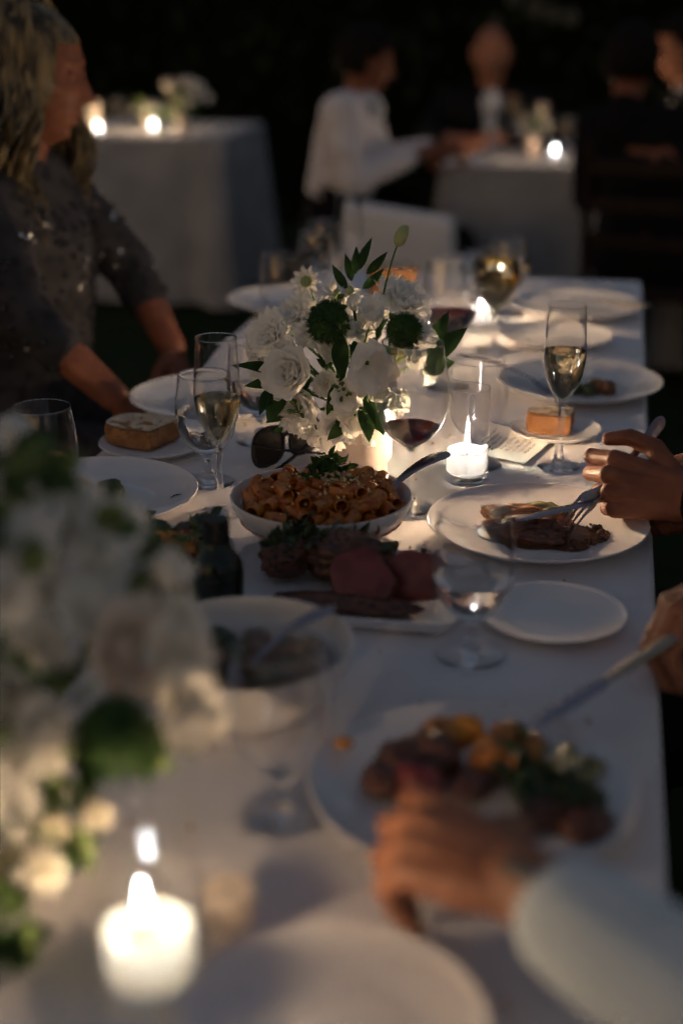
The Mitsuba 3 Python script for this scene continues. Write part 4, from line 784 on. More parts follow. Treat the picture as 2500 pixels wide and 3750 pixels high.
# right plate: cutlet, steak, onions, sauce
PR = V(-0.066, 1.627, TZ + 0.005)
ck = thing('cutlet', 'half eaten breaded cutlet on the plate below the fork', 'cutlet')
part(ck, 'breading', moved(lump((0.048, 0.021, 0.011), 3, 0.35, 2.6, 4, flat=0.008), PR + V(-0.012, 0.022, 0.012), -0.2), 'cutlet', True)
part(ck, 'breading', moved(lump((0.014, 0.020, 0.010), 13, 0.35, 2.6, 3, flat=0.008), PR + V(-0.055, 0.030, 0.010), 0.7), 'cutlet', True)
part(ck, 'pale_meat', moved(lump((0.014, 0.012, 0.010), 8, 0.25, 2.0, 3, flat=0.008), PR + V(-0.045, 0.018, 0.013), 0.5), 'crumb', True)
stk = thing('steak_piece', 'dark seared steak piece under the fork tines', 'steak')
part(stk, 'sear', moved(lump((0.040, 0.024, 0.014), 5, 0.3, 2.4, 4, flat=0.010), PR + V(-0.002, -0.018, 0.012), 0.1), 'meat_dark', True)
part(stk, 'sear', moved(lump((0.030, 0.014, 0.011), 15, 0.3, 2.4, 3, flat=0.008), PR + V(0.006, -0.042, 0.009), 0.0), 'meat_dark', True)
on_ = thing('cooked_onions', 'glossy olive coloured onions behind the cutlet', 'onions')
for i, (dx, dy, dz) in enumerate(((0.000, 0.042, 0.016), (0.016, 0.034, 0.015), (-0.014, 0.038, 0.013), (0.030, 0.046, 0.010), (0.008, 0.052, 0.014))):
    part(on_, 'onion_strip', moved(lump((0.019, 0.010, 0.006), 20 + i, 0.35, 2.2, 3), PR + V(dx, dy, dz), 0.7 * i), 'onion', True)
def film(c, rx, ry, seed, th=0.0012):
    def f(u, v):
        a = u * math.pi; s = 1 + 0.5 * (noise(np.stack([np.cos(a) * 1.7, np.sin(a) * 1.7, a * 0], -1), seed) - 0.5); x, y = rx * v * s * np.cos(a), ry * v * s * np.sin(a)
        z = th * (1 - v ** 4) * (0.6 + 0.8 * fbm(np.stack([x * 160, y * 160, x * 0], -1), 3, seed)); return [c[0] + x, c[1] + y, c[2] + z + 0.0006]
    return sheet(f, 61, 24)
one('gravy', film(PR + V(0.020, -0.008, 0.0005), 0.078, 0.052, 5, 0.0018), 'stew', 'thin brown gravy smeared over the cutlet plate', 'gravy', smooth=True)
gl = thing('leftover_bits', 'small burnt crumbs left at the right side of the cutlet plate', 'crumbs'); labels[gl]['kind'] = 'stuff'
part(gl, 'bit', cat(*[moved(lump(r_.uniform(0.0012, 0.0045), i, 0.3, sub=1), PR + V(r_.uniform(0.02, 0.085), r_.uniform(-0.055, 0.03), 0.003)) for i in range(34)]), 'meat_dark', True)
# beef platter
P0 = V(PLAT[0], PLAT[1], TZ + 0.006)
for i, (dx, dy, rz, tl, lb) in enumerate(((0.078, -0.015, -0.25, 62, 'rare pink beef slice standing at the right end of the platter'), (0.024, -0.030, -0.1, 55, 'rare pink beef slice in the middle front of the platter'))):
    b = thing('beef_slice', lb, 'beef'); a = np.linspace(0, 2 * math.pi, 30, endpoint=False); o = np.stack([0.036 * np.cos(a), 0.029 * np.sin(a)], 1) * (1 + 0.55 * (fbm(np.stack([np.cos(a) * 1.3, np.sin(a) * 1.3, a * 0 + i], 1), 3, 3) - 0.5))[:, None]
    rg = lambda s, z: np.column_stack([o * s, np.full(30, z)])
    M = (T().rotate([0, 0, 1], math.degrees(rz)).rotate([1, 0, 0], tl)); Rm = np.array(M.matrix)[:3, :3]; cc = P0 + V(dx, dy, 0.030)
    part(b, 'seared_edge', moved(loft([rg(0.96, -0.009), rg(1.0, -0.007), rg(1.0, 0.007), rg(0.965, 0.0085)]), cc, R=Rm), 'meat_dark', 40)
    part(b, 'rare_face', moved(loft([rg(0.955, 0.0070), rg(0.945, 0.0098), rg(0.55, 0.0108), rg(0.1, 0.0104)]), cc, R=Rm), 'meat_rare', True)
bk = thing('roast_beef', 'dark seared beef joint under herbs on the platter', 'beef')
part(bk, 'crust', moved(lump((0.055, 0.030, 0.028), 6, 0.28, 2.2, 4, flat=0.024), P0 + V(0.000, 0.030, 0.028), 0.1), 'meat_dark', True)
part(bk, 'crust', moved(lump((0.030, 0.026, 0.026), 16, 0.28, 2.2, 4, flat=0.022), P0 + V(-0.070, 0.024, 0.026), 0.4), 'meat_dark', True)
part(bk, 'crust', moved(lump((0.080, 0.020, 0.010), 17, 0.28, 2.2, 3, flat=0.008), P0 + V(0.01, -0.055, 0.010), 0.0), 'meat_dark', True)
sprig(bk, 'herbs', P0 + V(-0.066, 0.022, 0.052), 44, 0.018, 12, 'greens', 0.017); sprig(bk, 'herbs', P0 + V(-0.020, 0.040, 0.046), 18, 0.014, 13, 'greens', 0.018); sprig(bk, 'herbs', P0 + V(0.040, 0.030, 0.044), 8, 0.013, 14, 'greens', 0.014)
# stew
sk = thing('stew', 'brown mushroom stew filling the blurred bowl', 'stew')
def stew_f(u, v):
    a = u * math.pi; r = 0.080 * v; x, y = r * np.cos(a), r * np.sin(a); return [STEW_C[0] + x, STEW_C[1] + y, TZ + 0.030 + 0.012 * (1 - v * v) + 0.012 * (fbm(np.stack([x * 40, y * 40, x * 0], -1), 3, 3) - 0.5) * np.clip((1 - v) * 5, 0, 1)]
part(sk, 'sauce', sheet(stew_f, 61, 20), 'stew', True)
for i in range(42):
    rr, aa = 0.068 * math.sqrt(r_.random()), r_.uniform(0, 6.28); rad = r_.uniform(0.008, 0.015)
    part(sk, 'chunk', moved(lump((rad, rad * 0.8, rad * 0.65), i, 0.3, 1.8, 2), (STEW_C[0] + rr * math.cos(aa), STEW_C[1] + rr * math.sin(aa), TZ + 0.040 + 0.012 * (1 - (rr / 0.08) ** 2)), aa), ('stew', 'meat_dark', 'greens', 'stew')[i % 4], True)
# side bowl of vegetables
vk = thing('roast_vegetables', 'dark roast vegetables with one yellow squash piece behind the front flowers', 'vegetables')
for i in range(20):
    rr, aa = 0.050 * math.sqrt(r_.random()), r_.uniform(0, 6.28); rad = r_.uniform(0.013, 0.022)
    part(vk, 'chunk', moved(lump((rad, rad * 0.8, rad * 0.7), i + 60, 0.3, 1.8, 2), (-0.455 + rr * math.cos(aa), 1.425 + rr * math.sin(aa), TZ + 0.032 + 0.018 * r_.random()), aa), ('roast', 'greens', 'meat_dark', 'greens')[i % 4], True)
part(vk, 'squash', moved(lump((0.010, 0.012, 0.022), 91, 0.2, 1.4, 2), (-0.405, 1.375, TZ + 0.042)), 'squash', True, label='yellow squash piece')
sprig(vk, 'herbs', (-0.45, 1.42, TZ + 0.060), 14, 0.016, 22, 'greens', 0.020)
# front plate
PF = V(-0.082, 1.012, TZ + 0.006)
fk = thing('roast_dinner', 'blurred roast squash, greens and meat on the big front plate', 'food')
for i, (dx, dy, dz, rx, ry, rz_, m, lb) in enumerate(((-0.032, 0.062, 0.018, 0.022, 0.016, 0.017, 'roast', None), (-0.012, 0.066, 0.024, 0.016, 0.014, 0.014, 'squash', 'bright orange squash piece'), (0.020, 0.060, 0.020, 0.020, 0.015, 0.017, 'roast', None), (0.042, 0.060, 0.016, 0.017, 0.014, 0.014, 'roast', None), (0.010, 0.034, 0.020, 0.018, 0.016, 0.015, 'roast', None), (0.034, 0.036, 0.016, 0.020, 0.015, 0.014, 'roast', None), (-0.052, 0.060, 0.010, 0.022, 0.010, 0.008, 'roast', None),
        (-0.062, 0.020, 0.016, 0.026, 0.020, 0.017, 'meat_dark', None), (-0.034, 0.028, 0.018, 0.022, 0.020, 0.018, 'meat_dark', None), (-0.072, -0.008, 0.012, 0.022, 0.020, 0.013, 'meat_dark', None), (-0.044, -0.010, 0.016, 0.024, 0.018, 0.014, 'meat_rare', 'pink beef piece'), (0.075, 0.040, 0.012, 0.032, 0.012, 0.010, 'onion', 'pale green braised leek'), (0.078, 0.022, 0.014, 0.030, 0.012, 0.011, 'onion', None), (0.072, 0.056, 0.010, 0.026, 0.010, 0.009, 'onion', None),
        (0.050, -0.006, 0.014, 0.028, 0.018, 0.013, 'greens', None), (0.082, -0.010, 0.014, 0.026, 0.018, 0.013, 'greens', None), (0.092, -0.040, 0.012, 0.022, 0.026, 0.011, 'meat_dark', None), (0.060, -0.030, 0.012, 0.026, 0.018, 0.011, 'meat_dark', None), (0.000, 0.006, 0.010, 0.026, 0.018, 0.009, 'meat_dark', None))):
    part(fk, 'chunk', moved(lump((rx, ry, rz_), 120 + i, 0.32, 1.9, 3, flat=0.8 * rz_), PF + V(dx, dy, dz), 0.6 * i), m, True, label=lb)
sprig(fk, 'greens', PF + V(0.065, -0.005, 0.026), 30, 0.020, 33, 'greens', 0.022)
one('food_scrap', moved(lump((0.0085, 0.007, 0.005), 200, 0.25, 1.8, 2), (-0.196, 1.045, TZ + 0.026)), 'roast', 'small brown food scrap on the left rim of the front plate', 'scrap', smooth=True)
# leftovers on the other plates
lk = thing('leftovers', 'dark round brown leftovers on the plate behind the right flute', 'leftovers')
for i, (dx, dy) in enumerate(((0.020, 0.006), (0.040, 0.000), (0.008, -0.012), (-0.012, -0.008))):
    part(lk, 'chunk', moved(lump((0.016 - 0.002 * i, 0.013, 0.014 - 0.003 * (i > 1)), 220 + i, 0.2, 1.6, 3, flat=0.010), (-0.030 + dx, 2.272 + dy, TZ + 0.014)), ('stew', 'stew', 'greens', 'greens')[i], True)
lk = thing('leftovers', 'brown shreds and lettuce on the left plate seen through the blurred flowers', 'leftovers')
for i, (dx, dy, m) in enumerate(((-0.030, 0.030, 'roast'), (-0.022, 0.016, 'stew'), (-0.036, 0.012, 'stew'), (0.010, 0.034, 'greens'), (0.018, 0.020, 'greens'))):
    part(lk, 'chunk', moved(lump((0.016, 0.013, 0.010), 240 + i, 0.35, 2.4, 3, flat=0.008), (-0.632 + dx, 1.632 + dy, TZ + 0.013)), m, True)
cr = [moved(lump(r_.uniform(0.0008, 0.0024), i, 0.3, sub=1), (r_.uniform(-0.62, 0.04), r_.uniform(0.75, 2.4), TZ + 0.001)) for i in range(70)] + [moved(lump(r_.uniform(0.0007, 0.0020), i, 0.3, sub=1), (-0.195 + r_.normal() * 0.022, 1.520 + r_.normal() * 0.030, TZ + 0.001)) for i in range(26)]
one('table_crumbs', cat(*cr), 'crust', 'scattered dark crumbs on the white cloth, most of them right of the pasta bowl', 'crumbs', kind='stuff')
one('herb_scrap', leaf_mesh((-0.535, 1.648, TZ + 0.010), (-0.522, 1.660, TZ + 0.0115), 0.0022, 0.1), 'herb', 'tiny dark herb scrap on the left dinner plate', 'herb')
one('napkin', moved(TM(*(lambda s: (s.vertices, s.faces))(sheet(lambda u, v: [0.07 * u, 0.10 * (v - 0.5), 0.006 + 0.006 * np.sin(u * 5 + v * 3) * (1 - u * u) + 0.004 * np.cos(v * 9)], 24, 24))), (-0.055, 3.10, TZ + 0.006), 0.15), 'shirt', 'white napkin at the far right end of the long table', 'napkin', smooth=True)

# ================================================================ PEOPLE
def head_mesh(seed=0, female=False):
    m = trimesh.creation.icosphere(subdivisions=5); d = np.array(m.vertices); v = d * V(0.076, 0.096, 0.115)
    x, y, z = v[:, 0].copy(), v[:, 1].copy(), v[:, 2].copy()
    low = np.clip(-z / 0.115, 0, 1)
    x = x * (1 - 0.30 * low ** 1.6); y = np.where(y < 0, y * (1 - 0.45 * low ** 1.2), y * (1 - 0.08 * low))
    fr = np.clip(d[:, 1] * 1.6, 0, 1)
    G = lambda cx, cz, sx, sz: np.exp(-((x - cx) / sx) ** 2 - ((z - cz) / sz) ** 2) * fr
    y = y - 0.010 * np.clip((np.abs(d[:, 1]) - 0.75) / 0.25, 0, 1) * fr                       # flatten the face
    y = y + 0.004 * (G(-0.022, 0.030, 0.018, 0.009) + G(0.022, 0.030, 0.018, 0.009)) - 0.011 * (G(-0.031, 0.010, 0.016, 0.012) + G(0.031, 0.010, 0.016, 0.012))
    t = np.clip((0.022 - z) / 0.052, 0, 1) * (z > -0.034) + np.clip((z + 0.046) / 0.012, 0, 1) * (z <= -0.034)
    y = y + 0.026 * t ** 1.2 * np.exp(-(x / (0.0085 + 0.004 * t)) ** 2) * fr + 0.006 * (G(-0.012, -0.032, 0.007, 0.008) + G(0.012, -0.032, 0.007, 0.008))
    y = y + 0.0085 * G(0, -0.056, 0.020, 0.0055) - 0.005 * G(0, -0.0625, 0.022, 0.0028) + 0.0085 * G(0, -0.069, 0.017, 0.006) - 0.005 * G(0, -0.081, 0.02, 0.006) + 0.011 * G(0, -0.098, 0.020, 0.013)
    y = y + 0.004 * (G(-0.042, -0.018, 0.02, 0.02) + G(0.042, -0.018, 0.02, 0.02))
    hd = man(TM(np.stack([x, y, z], 1), m.faces)); add = []
    for s in (-1, 1):
        add.append(ball((s * 0.030, 0.070, 0.010), (0.0135, 0.0125, 0.0105), 24))
        add.append(m3.Manifold.batch_hull([ball((s * 0.074, -0.004, 0.020), (0.005, 0.011, 0.012)), ball((s * 0.083, -0.016, 0.022), (0.004, 0.010, 0.014)), ball((s * 0.074, 0.000, -0.026), (0.005, 0.007, 0.009))]))
    return union([hd] + add)
HEAD = head_mesh()
def place_man(mn, R, t, s=1.0):
    M = np.column_stack([np.asarray(R) * s, np.asarray(t)]); return mn.transform(M)
def look_R(fwd, up=(0, 0, 1)):
    f = unit(fwd); r = unit(np.cross(f, up)); return np.stack([r, f, np.cross(r, f)], 1)
def hand(wrist, d, n, side, curl=(25, 30, 20), thumb=(0.75, 0.35, 0.45), s=1.0, curls=None, spread=0.02):
    """bones of a hand: d along the fingers, n out of the back of the hand, side +1 when the thumb lies towards d x n"""
    d = unit(d); n = unit(np.asarray(n) - d * np.dot(n, d)); w = np.cross(d, n) * side; wr = np.asarray(wrist, float); B = []
    K = [wr + d * L * s + w * o * s + n * h * s for L, o, h in ((0.092, 0.029, 0.001), (0.096, 0.010, 0.004), (0.090, -0.010, 0.003), (0.081, -0.028, -0.001))]
    pr = [ball(wr + w * o * s, 0.0165 * s) for o in (-0.012, 0.012)]
    for k in K: B.append(m3.Manifold.batch_hull(pr + [ball(k, 0.0115 * s)]))
    B.append(m3.Manifold.batch_hull([ball(k - d * 0.004 - n * 0.004 * s, 0.0105 * s) for k in K] + [ball(wr + d * 0.03 * s + w * o * s - n * 0.006 * s, 0.014 * s) for o in (-0.018, 0.020)]))
    tips = []
    for i, k in enumerate(K):
        c = curls[i] if curls else curl; L = (0.043, 0.048, 0.044, 0.034)[i]; a = 0; p = k
        fan = d + w * spread * (1.5 - i)
        for j, (fr_, rr) in enumerate(((1.0, (0.0104, 0.0095)), (0.66, (0.0095, 0.0086)), (0.52, (0.0086, 0.0072)))):
            a += math.radians(c[j]); q = p + (unit(fan) * math.cos(a) - n * math.sin(a)) * L * fr_ * s; sc = s * (0.92 if i == 3 else 1.0)
            B.append(bone(p, rr[0] * sc, q, rr[1] * sc)); 
            if j < 2: B.append(ball(q + n * 0.0006 * s, (rr[1] + 0.0007) * sc))
            p = q
        tips.append((p, unit(fan) * math.cos(a) - n * math.sin(a), unit(fan) * math.sin(a) + n * math.cos(a)))
    t0 = wr + d * 0.022 * s + w * 0.020 * s - n * 0.006 * s; t1 = t0 + unit(d * 0.65 + w * thumb[0] - n * thumb[1] * 0.6) * 0.042 * s
    t2 = t1 + unit(d * 0.95 + w * (thumb[0] * 0.35) - n * thumb[1]) * 0.034 * s; t3 = t2 + unit(d * 0.9 - w * thumb[2] * 0.4 - n * thumb[1] * 1.1) * 0.027 * s
    B += [bone(t0, 0.0165 * s, t1, 0.0122 * s), bone(t1, 0.0122 * s, t2, 0.0104 * s), bone(t2, 0.0104 * s, t3, 0.0084 * s)]
    dd = unit(t3 - t2); tips.append((t3, dd, unit(w * 0.9 + n * 0.4 - dd * np.dot(dd, w * 0.9 + n * 0.4))))
    return B, tips
def fine(bl, edge=0.0035, it=14): return soften(union(bl), edge, it)

def person(label, X, Y, face, head=None, head_fwd=None, seat=0.47, skin='skin', jacket='suit', pants='suit', shirt=True, tie=True, arms=None, lean=0.03, hs=1.0, sw=0.185, bulk=1.0, hands=True, knees=0.43, wr=1.0, fit=1.0, hem=False, collar=False, name='person', sleeve_end=0.9, group=None, jacket_name='jacket', legs=True):
    """a seated figure; arms: for 'l' and 'r' (elbow, wrist, finger direction, back-of-hand normal, kwargs)"""
    k = thing(name, label, 'person', group); a = math.radians(face); f, r = V(math.cos(a), math.sin(a), 0), V(math.sin(a), -math.cos(a), 0); Z = V(0, 0, 1); o = V(X, Y, 0)
    W = lambda x, y, z: o + r * x + f * y + Z * z
    dz = seat - 0.47 if head is None else fit * (head[2] - 1.205)
    neck = W(0, lean, 1.075 + dz); hd = W(0, lean + 0.045, 1.205 + dz) if head is None else np.asarray(head, float)
    if head is not None: neck = hd - V(0, 0, 0.135) - 0.045 * (f if head_fwd is None else unit(head_fwd))
    hf = f if head_fwd is None else unit(head_fwd)
    sh = {s: W(q * sw, lean - 0.015, 1.005 + dz) for s, q in (('l', -1), ('r', 1))}
    R3 = np.stack([r, f, Z], 1)
    def ell(c, rad, n=32): return m3.Manifold.sphere(1.0, n).transform(np.column_stack([R3 * np.asarray(rad) * 1.0, c]))
    def torso(g): return m3.Manifold.batch_hull([ell(W(0, 0, 0.575 + dz), (0.165 * bulk + g, 0.115 * bulk + g, 0.11 + g)), ell(W(0, 0.012, 0.72 + dz), (0.145 * bulk + g, 0.105 * bulk + g, 0.10 + g))]), \
        m3.Manifold.batch_hull([ell(W(0, 0.012, 0.72 + dz), (0.145 * bulk + g, 0.105 * bulk + g, 0.10 + g)), ell(W(0, lean * 0.8, 0.90 + dz), (0.158 * bulk + g, 0.110 * bulk + g, 0.10 + g))]), \
        m3.Manifold.batch_hull([ell(W(0, lean * 0.8, 0.90 + dz), (0.158 * bulk + g, 0.105 * bulk + g, 0.10 + g))] + [ball(sh[s], 0.052 + g) for s in 'lr'] + [ball(neck - Z * 0.045, 0.055 + g)])
    B = list(torso(0)) + [bone(neck - Z * 0.05, 0.056, neck, 0.052), bone(neck, 0.052, hd - Z * 0.055 - hf * 0.012, 0.050)]
    J = list(torso(0.012))[1 if hem else 0:]; P = []; fineparts = []
    for s in 'lr':
        q = -1 if s == 'l' else 1
        el, wr, fd, bn, kw = (arms or {}).get(s) or (W(q * 0.255, 0.10, 0.755 + dz), W(q * 0.13, 0.33, 0.790), f - r * q * 0.4, Z, {})
        el, wr = np.asarray(el, float), np.asarray(wr, float)
        B += limb((sh[s], 0.050), (el, 0.040), (wr, 0.026))
        e = el + (wr - el) * sleeve_end
        J += limb((sh[s], 0.064), ((sh[s] + el) / 2, 0.058), (el, 0.050), (e, 0.042))
        hb, tips = hand(wr, fd, bn, -q, **{a_: b_ for a_, b_ in kw.items() if a_ != 'flip'})
        fineparts.append(fine([bone(el + (wr - el) * 0.55, 0.033, wr, 0.0255)] + hb, 0.0035 if kw.get('s', 1) and hands else 0.006))
        hp, kn, an = W(q * 0.095, 0.05, 0.535 + dz), W(q * 0.125, knees, 0.515 + dz), W(q * 0.13, knees - 0.03, 0.10)
        toe = an + f * 0.15 - Z * 0.055
        B += limb((hp, 0.082), (kn, 0.055), (an, 0.038)) + [bone(an, 0.036, toe, 0.028)]
        P += limb((hp, 0.096), (kn, 0.070), (an, 0.056))
        if legs: part(k, 'shoe', soften(union([bone(an - Z * 0.045 - f * 0.03, 0.042, toe, 0.036), bone(an - Z * 0.01, 0.040, an - Z * 0.05, 0.042)]), 0.02, 8), 'black_plastic', True)
    body = soften(union(B), 0.016, 10); hR = look_R(hf)
    full = union([man(body), place_man(HEAD, hR, hd, hs)] + [man(x) for x in fineparts])
    scene[k] = shape(tri(full), skin, True)
    if legs: part(k, 'trousers', soften(union(P + [ell(W(0, 0.0, 0.575 + dz), (0.178 * bulk, 0.128 * bulk, 0.115))] + (list(torso(0.009))[:1] if hem else [])), 0.02, 12), pants, True)
    jk = soften(union(J), 0.016, 12); v = np.array(jk.vertices); nrm = np.array(jk.vertex_normals)
    v += nrm * wr * (0.010 * (fbm(v * 13, 3, 5) - 0.5) + 0.006 * (fbm(v * np.array([9, 9, 32]), 3, 9) - 0.5))[:, None]
    jkey = part(k, jacket_name, TM(v, jk.faces), jacket, True)
    if collar: part(k, 'collar', soften(union([bone(neck - Z * 0.06 - f * 0.012, 0.074, neck - Z * 0.010 - f * 0.012, 0.064)]), 0.014, 6), jacket, True)
    if shirt:
        front = [ell(W(0, 0.028 + lean * 0.5, 0.86 + dz), (0.072, 0.118 * bulk + 0.006, 0.17)), ell(W(0, 0.03 + lean, 1.00 + dz), (0.050, 0.085, 0.07)), bone(neck - Z * 0.07, 0.067, neck - Z * 0.034 + f * 0.004, 0.060)]
        part(k, 'shirt', soften(union(front), 0.014, 6), 'shirt', True)
    if tie:
        tc = neck + f * 0.072 - Z * 0.035
        bow = [m3.Manifold.batch_hull([ball(tc, 0.008), ball(tc + r * q * 0.052 + Z * 0.020, 0.009), ball(tc + r * q * 0.052 - Z * 0.020, 0.009)]) for q in (-1, 1)]
        part(k, 'bow_tie', soften(union(bow + [ball(tc + f * 0.006, 0.012)]), 0.012, 4), 'suit', True)
    return k, W, hd, hR, jkey
def hair_cap(k, hd, hR, m, back=True, s=1.0, thick=0.010, front=0.045, top=0.055):
    """short hair: a shell over the scalp"""
    g = union([ball((0, -0.008, 0.022), (0.080 + thick, 0.098 + thick, 0.100 + thick), 48)])
    cut = m3.Manifold.cube((0.4, 0.4, 0.4), True).translate((0, 0.2 + front, -0.2 + top)); low = m3.Manifold.cube((0.4, 0.4, 0.2), True).translate((0, 0, -0.1 - 0.045)); side = m3.Manifold.cube((0.4, 0.10, 0.2), True).translate((0, 0.055, -0.1 + 0.02))
    t = tri(g - cut - low - side); mm = man(t).refine_to_length(0.008); t = tri(mm); t = TM(relax(t.vertices, t.faces, 6), t.faces); v = np.array(t.vertices); v += unit(V(0, 0, 0)) + np.array(t.vertex_normals) * (0.008 * (fbm(v * np.array([60, 60, 14]), 3, 4) - 0.5))[:, None]
    return part(k, 'hair', TM((v * s) @ hR.T + hd, t.faces), m, True)
def chair(label, x, y, face, group='dark wooden chairs', seat=0.45, m='wood_dark', back=True):
    k = thing('dining_chair', label, 'chair', group); A = at_(x, y, 0, math.radians(face - 90))
    part(k, 'seat', rbox(-0.21, 0.21, -0.21, 0.21, seat - 0.035, seat, 0.012, 12), m, 40, at=A)
    for sx in (-1, 1):
        part(k, 'leg', tube([(sx * 0.185, 0.185, 0.0), (sx * 0.18, 0.18, seat - 0.033)], 0.016, 10), m, 40, at=A)
        part(k, 'leg', tube([(sx * 0.185, -0.225, 0.0), (sx * 0.185, -0.20, seat), (sx * 0.185, -0.235, 0.70), (sx * 0.18, -0.27, 0.92)][:None if back else 2], 0.016, 10), m, 40, at=A)
    for z, yy in ((0.60, -0.222), (0.72, -0.240), (0.84, -0.258)) if back else (): part(k, 'slat', rbox(-0.175, 0.175, yy - 0.009, yy + 0.009, z - 0.025, z + 0.025, 0.006, 10), m, 40, at=A)
    return k

# --- the woman at the left edge of the table
wh = V(-1.005, 2.44, 1.225)
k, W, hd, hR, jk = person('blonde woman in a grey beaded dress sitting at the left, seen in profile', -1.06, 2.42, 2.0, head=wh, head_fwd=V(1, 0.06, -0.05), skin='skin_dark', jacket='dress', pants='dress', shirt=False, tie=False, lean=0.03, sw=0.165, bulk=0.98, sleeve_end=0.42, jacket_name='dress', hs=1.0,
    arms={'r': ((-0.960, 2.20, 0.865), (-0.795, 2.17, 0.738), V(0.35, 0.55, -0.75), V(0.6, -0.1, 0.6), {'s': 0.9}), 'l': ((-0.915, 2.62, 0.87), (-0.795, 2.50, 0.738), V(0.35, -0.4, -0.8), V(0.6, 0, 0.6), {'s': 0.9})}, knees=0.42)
r_ = np.random.default_rng(8); locks = []
def lock(th, seed, lay):
    """one strand from the parting over the skull, then hanging in waves it shares with its neighbours; th: angle round the head, 0 = face side"""
    r = np.random.default_rng(seed); d = V(math.sin(th), math.cos(th), 0); pts = []; rr = 1.10 + 0.13 * lay
    for e in np.linspace(1.45, 0.15, 9):
        wob = 0.05 * math.sin(e * 7 + 3 * th); pts.append(V(d[0] * math.cos(e) * 0.084 * (rr + wob), d[1] * math.cos(e) * 0.100 * (rr + wob) - 0.012, math.sin(e) * 0.112 * rr + 0.012))
    p = pts[-1].copy(); L = r.uniform(0.20, 0.33); out = 0.035 + 0.035 * lay
    ph = 5 * noise(np.array([[th * 1.3, lay * 2, 0.5]]), 3)[0] + r.normal() * 0.25; wv = 0.020 * (0.5 + lay)
    for t in np.linspace(0.05, 1, 18):
        o = math.sin(math.pi * min(1, t * 0.72)); pts.append(p + V(d[0] * out * o, d[1] * out * o, -L * t) + (d * math.sin(t * 10 + ph) + V(-d[1], d[0], 0) * math.cos(t * 9 + ph)) * wv * t ** 0.6)
    n = len(pts); w = np.interp(np.linspace(0, 1, n), [0, 0.3, 0.7, 1], [0.005, 0.0065, 0.006, 0.0015]) * r.uniform(0.7, 1.3)
    return tube(pts, w, 5, w * 0.6, up=d)
for i in range(620):
    s = 1 if i % 2 else -1; th = s * (1.22 + (math.pi - 1.22) * r_.random() ** 0.9); locks.append(lock(th, 900 + i, r_.random()))
cap = tri(m3.Manifold.sphere(1, 48).scale((0.088, 0.104, 0.112)).translate((0, -0.014, 0.016)) - m3.Manifold.cube((0.4, 0.4, 0.4), True).translate((0, 0.2 + 0.058, -0.2 + 0.062)))
hair = cat(cap, *locks); part(k, 'hair', TM(np.array(hair.vertices) @ hR.T + hd, hair.faces), 'hair_blond', True)
# beads and sequins sewn on the dress
dm = scene[jk]; import meshkit
dv, df, dn, _, _ = meshkit.WRITTEN[dm['filename']]
keep = np.where((dv[:, 2] > 0.72) & (dv[:, 2] < 1.03) & (fbm(dv * 14, 2, 5) > 0.50) & ((dv - EYE) * dn).sum(1).__lt__(0.0))[0]
sel = r_.choice(keep, min(240, len(keep)), replace=False); sq, bd = [], []
for i, q in enumerate(sel):
    p, n = dv[q], dn[q]; nn = unit(n + 0.35 * r_.normal(size=3)); R_ = frame(nn)
    if i % 7: bd.append(moved(lump((0.0055, 0.0055, 0.0035), i, 0.1, sub=1), p + n * 0.002, R=R_))
    else:
        b = lathe([(0, 0), (0.0045, 0.0), (0.0042, 0.0009), (0, 0.0012)], 8); sq.append(moved(b, p + n * 0.0025, R=R_))
part(jk, 'sequins', cat(*sq), 'sequin', False, kind='stuff'); part(jk, 'beads', cat(*bd), 'bead_dark', True, kind='stuff')
chair('dark chair under the blonde woman at the left side', -1.09, 2.42, 2)

# --- far guests
k, W, hd, hR, jk = person('man in a white dinner jacket and black bow tie sitting in profile', -1.00, 5.20, -2, head=(-0.895, 5.22, 1.118), head_fwd=V(1, 0.15, -0.18), skin='skin_dark', jacket='white_jacket', lean=0.06, bulk=1.02, sw=0.185, fit=0.5, hem=True,
    arms={'r': ((-0.900, 4.97, 0.735), (-0.725, 5.20, 0.800), V(0.7, 0.7, 0.1), V(0, -0.3, 1), {'curl': (40, 50, 30)}), 'l': ((-0.88, 5.46, 0.76), (-0.68, 5.34, 0.81), V(0.9, -0.1, 0.15), V(0, 0, 1), {'curl': (40, 50, 30)})})
hair_cap(k, hd, hR, 'hair_black', thick=0.014)
chair('dark backless seat under the man in the white dinner jacket', -1.00, 5.20, -2, back=False)
k, W, hd, hR, jk = person('bald man in a black dinner suit facing the camera at the far right table', -0.540, 6.33, -86, head=(-0.545, 6.27, 1.098), head_fwd=V(0.10, -1, -0.05), skin='skin', jacket='suit', lean=0.05, bulk=1.05,
    arms={'r': ((-0.80, 6.12, 0.78), (-0.665, 5.86, 0.795), V(0.5, -0.8, 0.1), V(0, 0, 1), {'curl': (35, 45, 25)}), 'l': ((-0.29, 6.10, 0.78), (-0.47, 5.95, 0.795), V(-0.5, -0.7, 0.1), V(0, 0, 1), {})})
chair('dark chair under the bald man at the far right table', -0.54, 6.37, -86)
k, W, hd, hR, jk = person('dark haired man in a black suit seen from behind at the right', 0.135, 4.90, 78, head=(0.030, 4.93, 1.135), head_fwd=V(0.35, 1, -0.03), skin='skin_dark', jacket='suit', lean=0.02, bulk=1.22, sw=0.225, shirt=False, tie=False, collar=True)
hair_cap(k, hd, hR, 'hair_black', thick=0.012)
chair('dark chair with slatted back behind the black suited back at the right', 0.145, 4.86, 78)
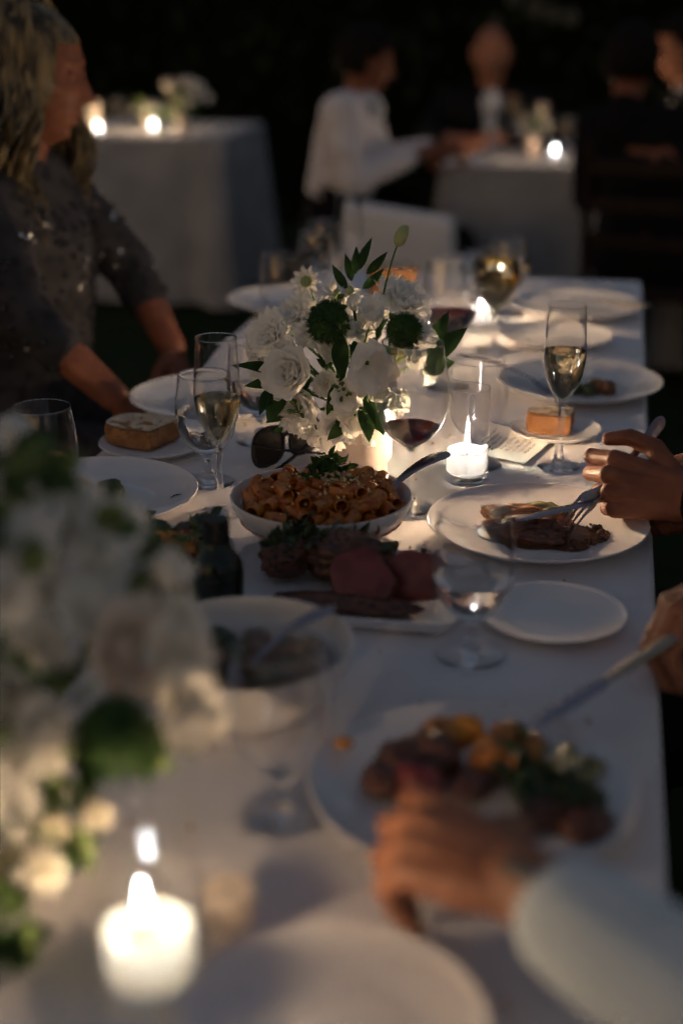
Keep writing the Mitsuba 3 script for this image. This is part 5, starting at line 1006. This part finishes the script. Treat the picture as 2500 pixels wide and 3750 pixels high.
k, W, hd, hR, jk = person('person with a reddish lit face at the right edge beyond the black suited back', 0.34, 5.85, 200, head=(0.205, 5.72, 1.150), head_fwd=V(-1, -0.35, -0.05), skin='skin', jacket='suit', lean=0.04, arms={'l': ((0.42, 6.12, 0.70), (0.16, 5.98, 0.57), V(-0.9, -0.3, -0.1), V(0, 0, 1), {}), 'r': ((0.42, 5.60, 0.70), (0.14, 5.66, 0.57), V(-0.9, 0.3, -0.1), V(0, 0, 1), {})})
hair_cap(k, hd, hR, 'hair_black', thick=0.010)
chair('dark chair at the right edge beyond the black suited back', 0.38, 5.86, 200)
# white slipcovered chair
sc_ = thing('slipcovered_chair', 'white slipcovered chair with a low rounded back near the far right table', 'chair')
A = at_(-0.705, 4.72, 0, math.radians(-8))
bk_ = tri(m3.Manifold.batch_hull([m3.Manifold.sphere(0.035, 24).translate(p) for p in ((-0.16, 0, 0.665), (0.165, 0, 0.630), (-0.175, 0.01, 0.30), (0.18, 0.01, 0.30), (-0.175, 0.01, 0.05), (0.18, 0.01, 0.05))]).refine_to_length(0.03)); v = np.array(bk_.vertices); v[:, 1] += 0.012 * np.sin(v[:, 0] * 34 + 2) * np.clip((0.45 - v[:, 2]) / 0.45, 0, 1); v[:, 2] = np.maximum(v[:, 2], 0.015)
part(sc_, 'backrest', TM(v, bk_.faces), 'slipcover', 40, at=A)
part(sc_, 'seat', moved(rbox(-0.185, 0.185, 0.06, 0.48, 0.016, 0.47, 0.03, 16)), 'slipcover', 40, at=A)

# --- diners on the right, mostly outside the frame
LH = V(0.110, 1.640, 0.806)
k, W, hd, hR, jk = person('dark sleeved diner at the right edge clenching a fork in the fist', 0.47, 1.74, 182, skin='skin_dark', jacket='suit', lean=0.02, sleeve_end=0.86,
    arms={'l': ((0.315, 1.555, 0.800), LH, V(-1.0, 0.10, 0.10), V(-0.12, -1.0, 0.42), {'curls': ((48, 72, 45), (62, 78, 50), (70, 80, 50), (74, 80, 50)), 'thumb': (0.75, 0.30, 0.5), 's': 1.02}),
          'r': ((0.33, 2.02, 0.83), (0.140, 1.770, 0.812), V(-0.8, -0.62, -0.10), V(0.1, 0.3, 1), {'curl': (55, 70, 40)})})
hair_cap(k, hd, hR, 'hair_black')
chair('dark chair at the right table edge under the diner with the fork', 0.51, 1.74, 182)
LH2 = V(-0.030, 0.775, 0.842)
k, W, hd, hR, jk = person('white cuffed diner at the lower right whose hand reaches over the front plate', 0.52, 0.90, 172, skin='skin_warm', jacket='shirt_pale', pants='suit_grey', lean=0.0, wr=2.2, sleeve_end=0.84, jacket_name='white_shirt', shirt=False, tie=False,
    arms={'l': ((0.215, 0.560, 0.835), LH2, V(-0.80, 0.58, -0.10), V(-0.15, -0.30, 1.0), {'curls': ((16, 34, 22), (28, 42, 28), (38, 48, 30), (46, 52, 30)), 'thumb': (0.75, 0.55, 0.7), 's': 0.98, 'spread': 0.12}),
          'r': ((0.33, 1.28, 0.92), (0.158, 1.335, 0.838), V(-0.82, -0.52, -0.28), V(0.05, 0.3, 1), {'curl': (40, 60, 40), 's': 1.0})})
hair_cap(k, hd, hR, 'hair_grey')
chair('dark chair at the lower right under the white cuffed diner', 0.56, 0.90, 172)
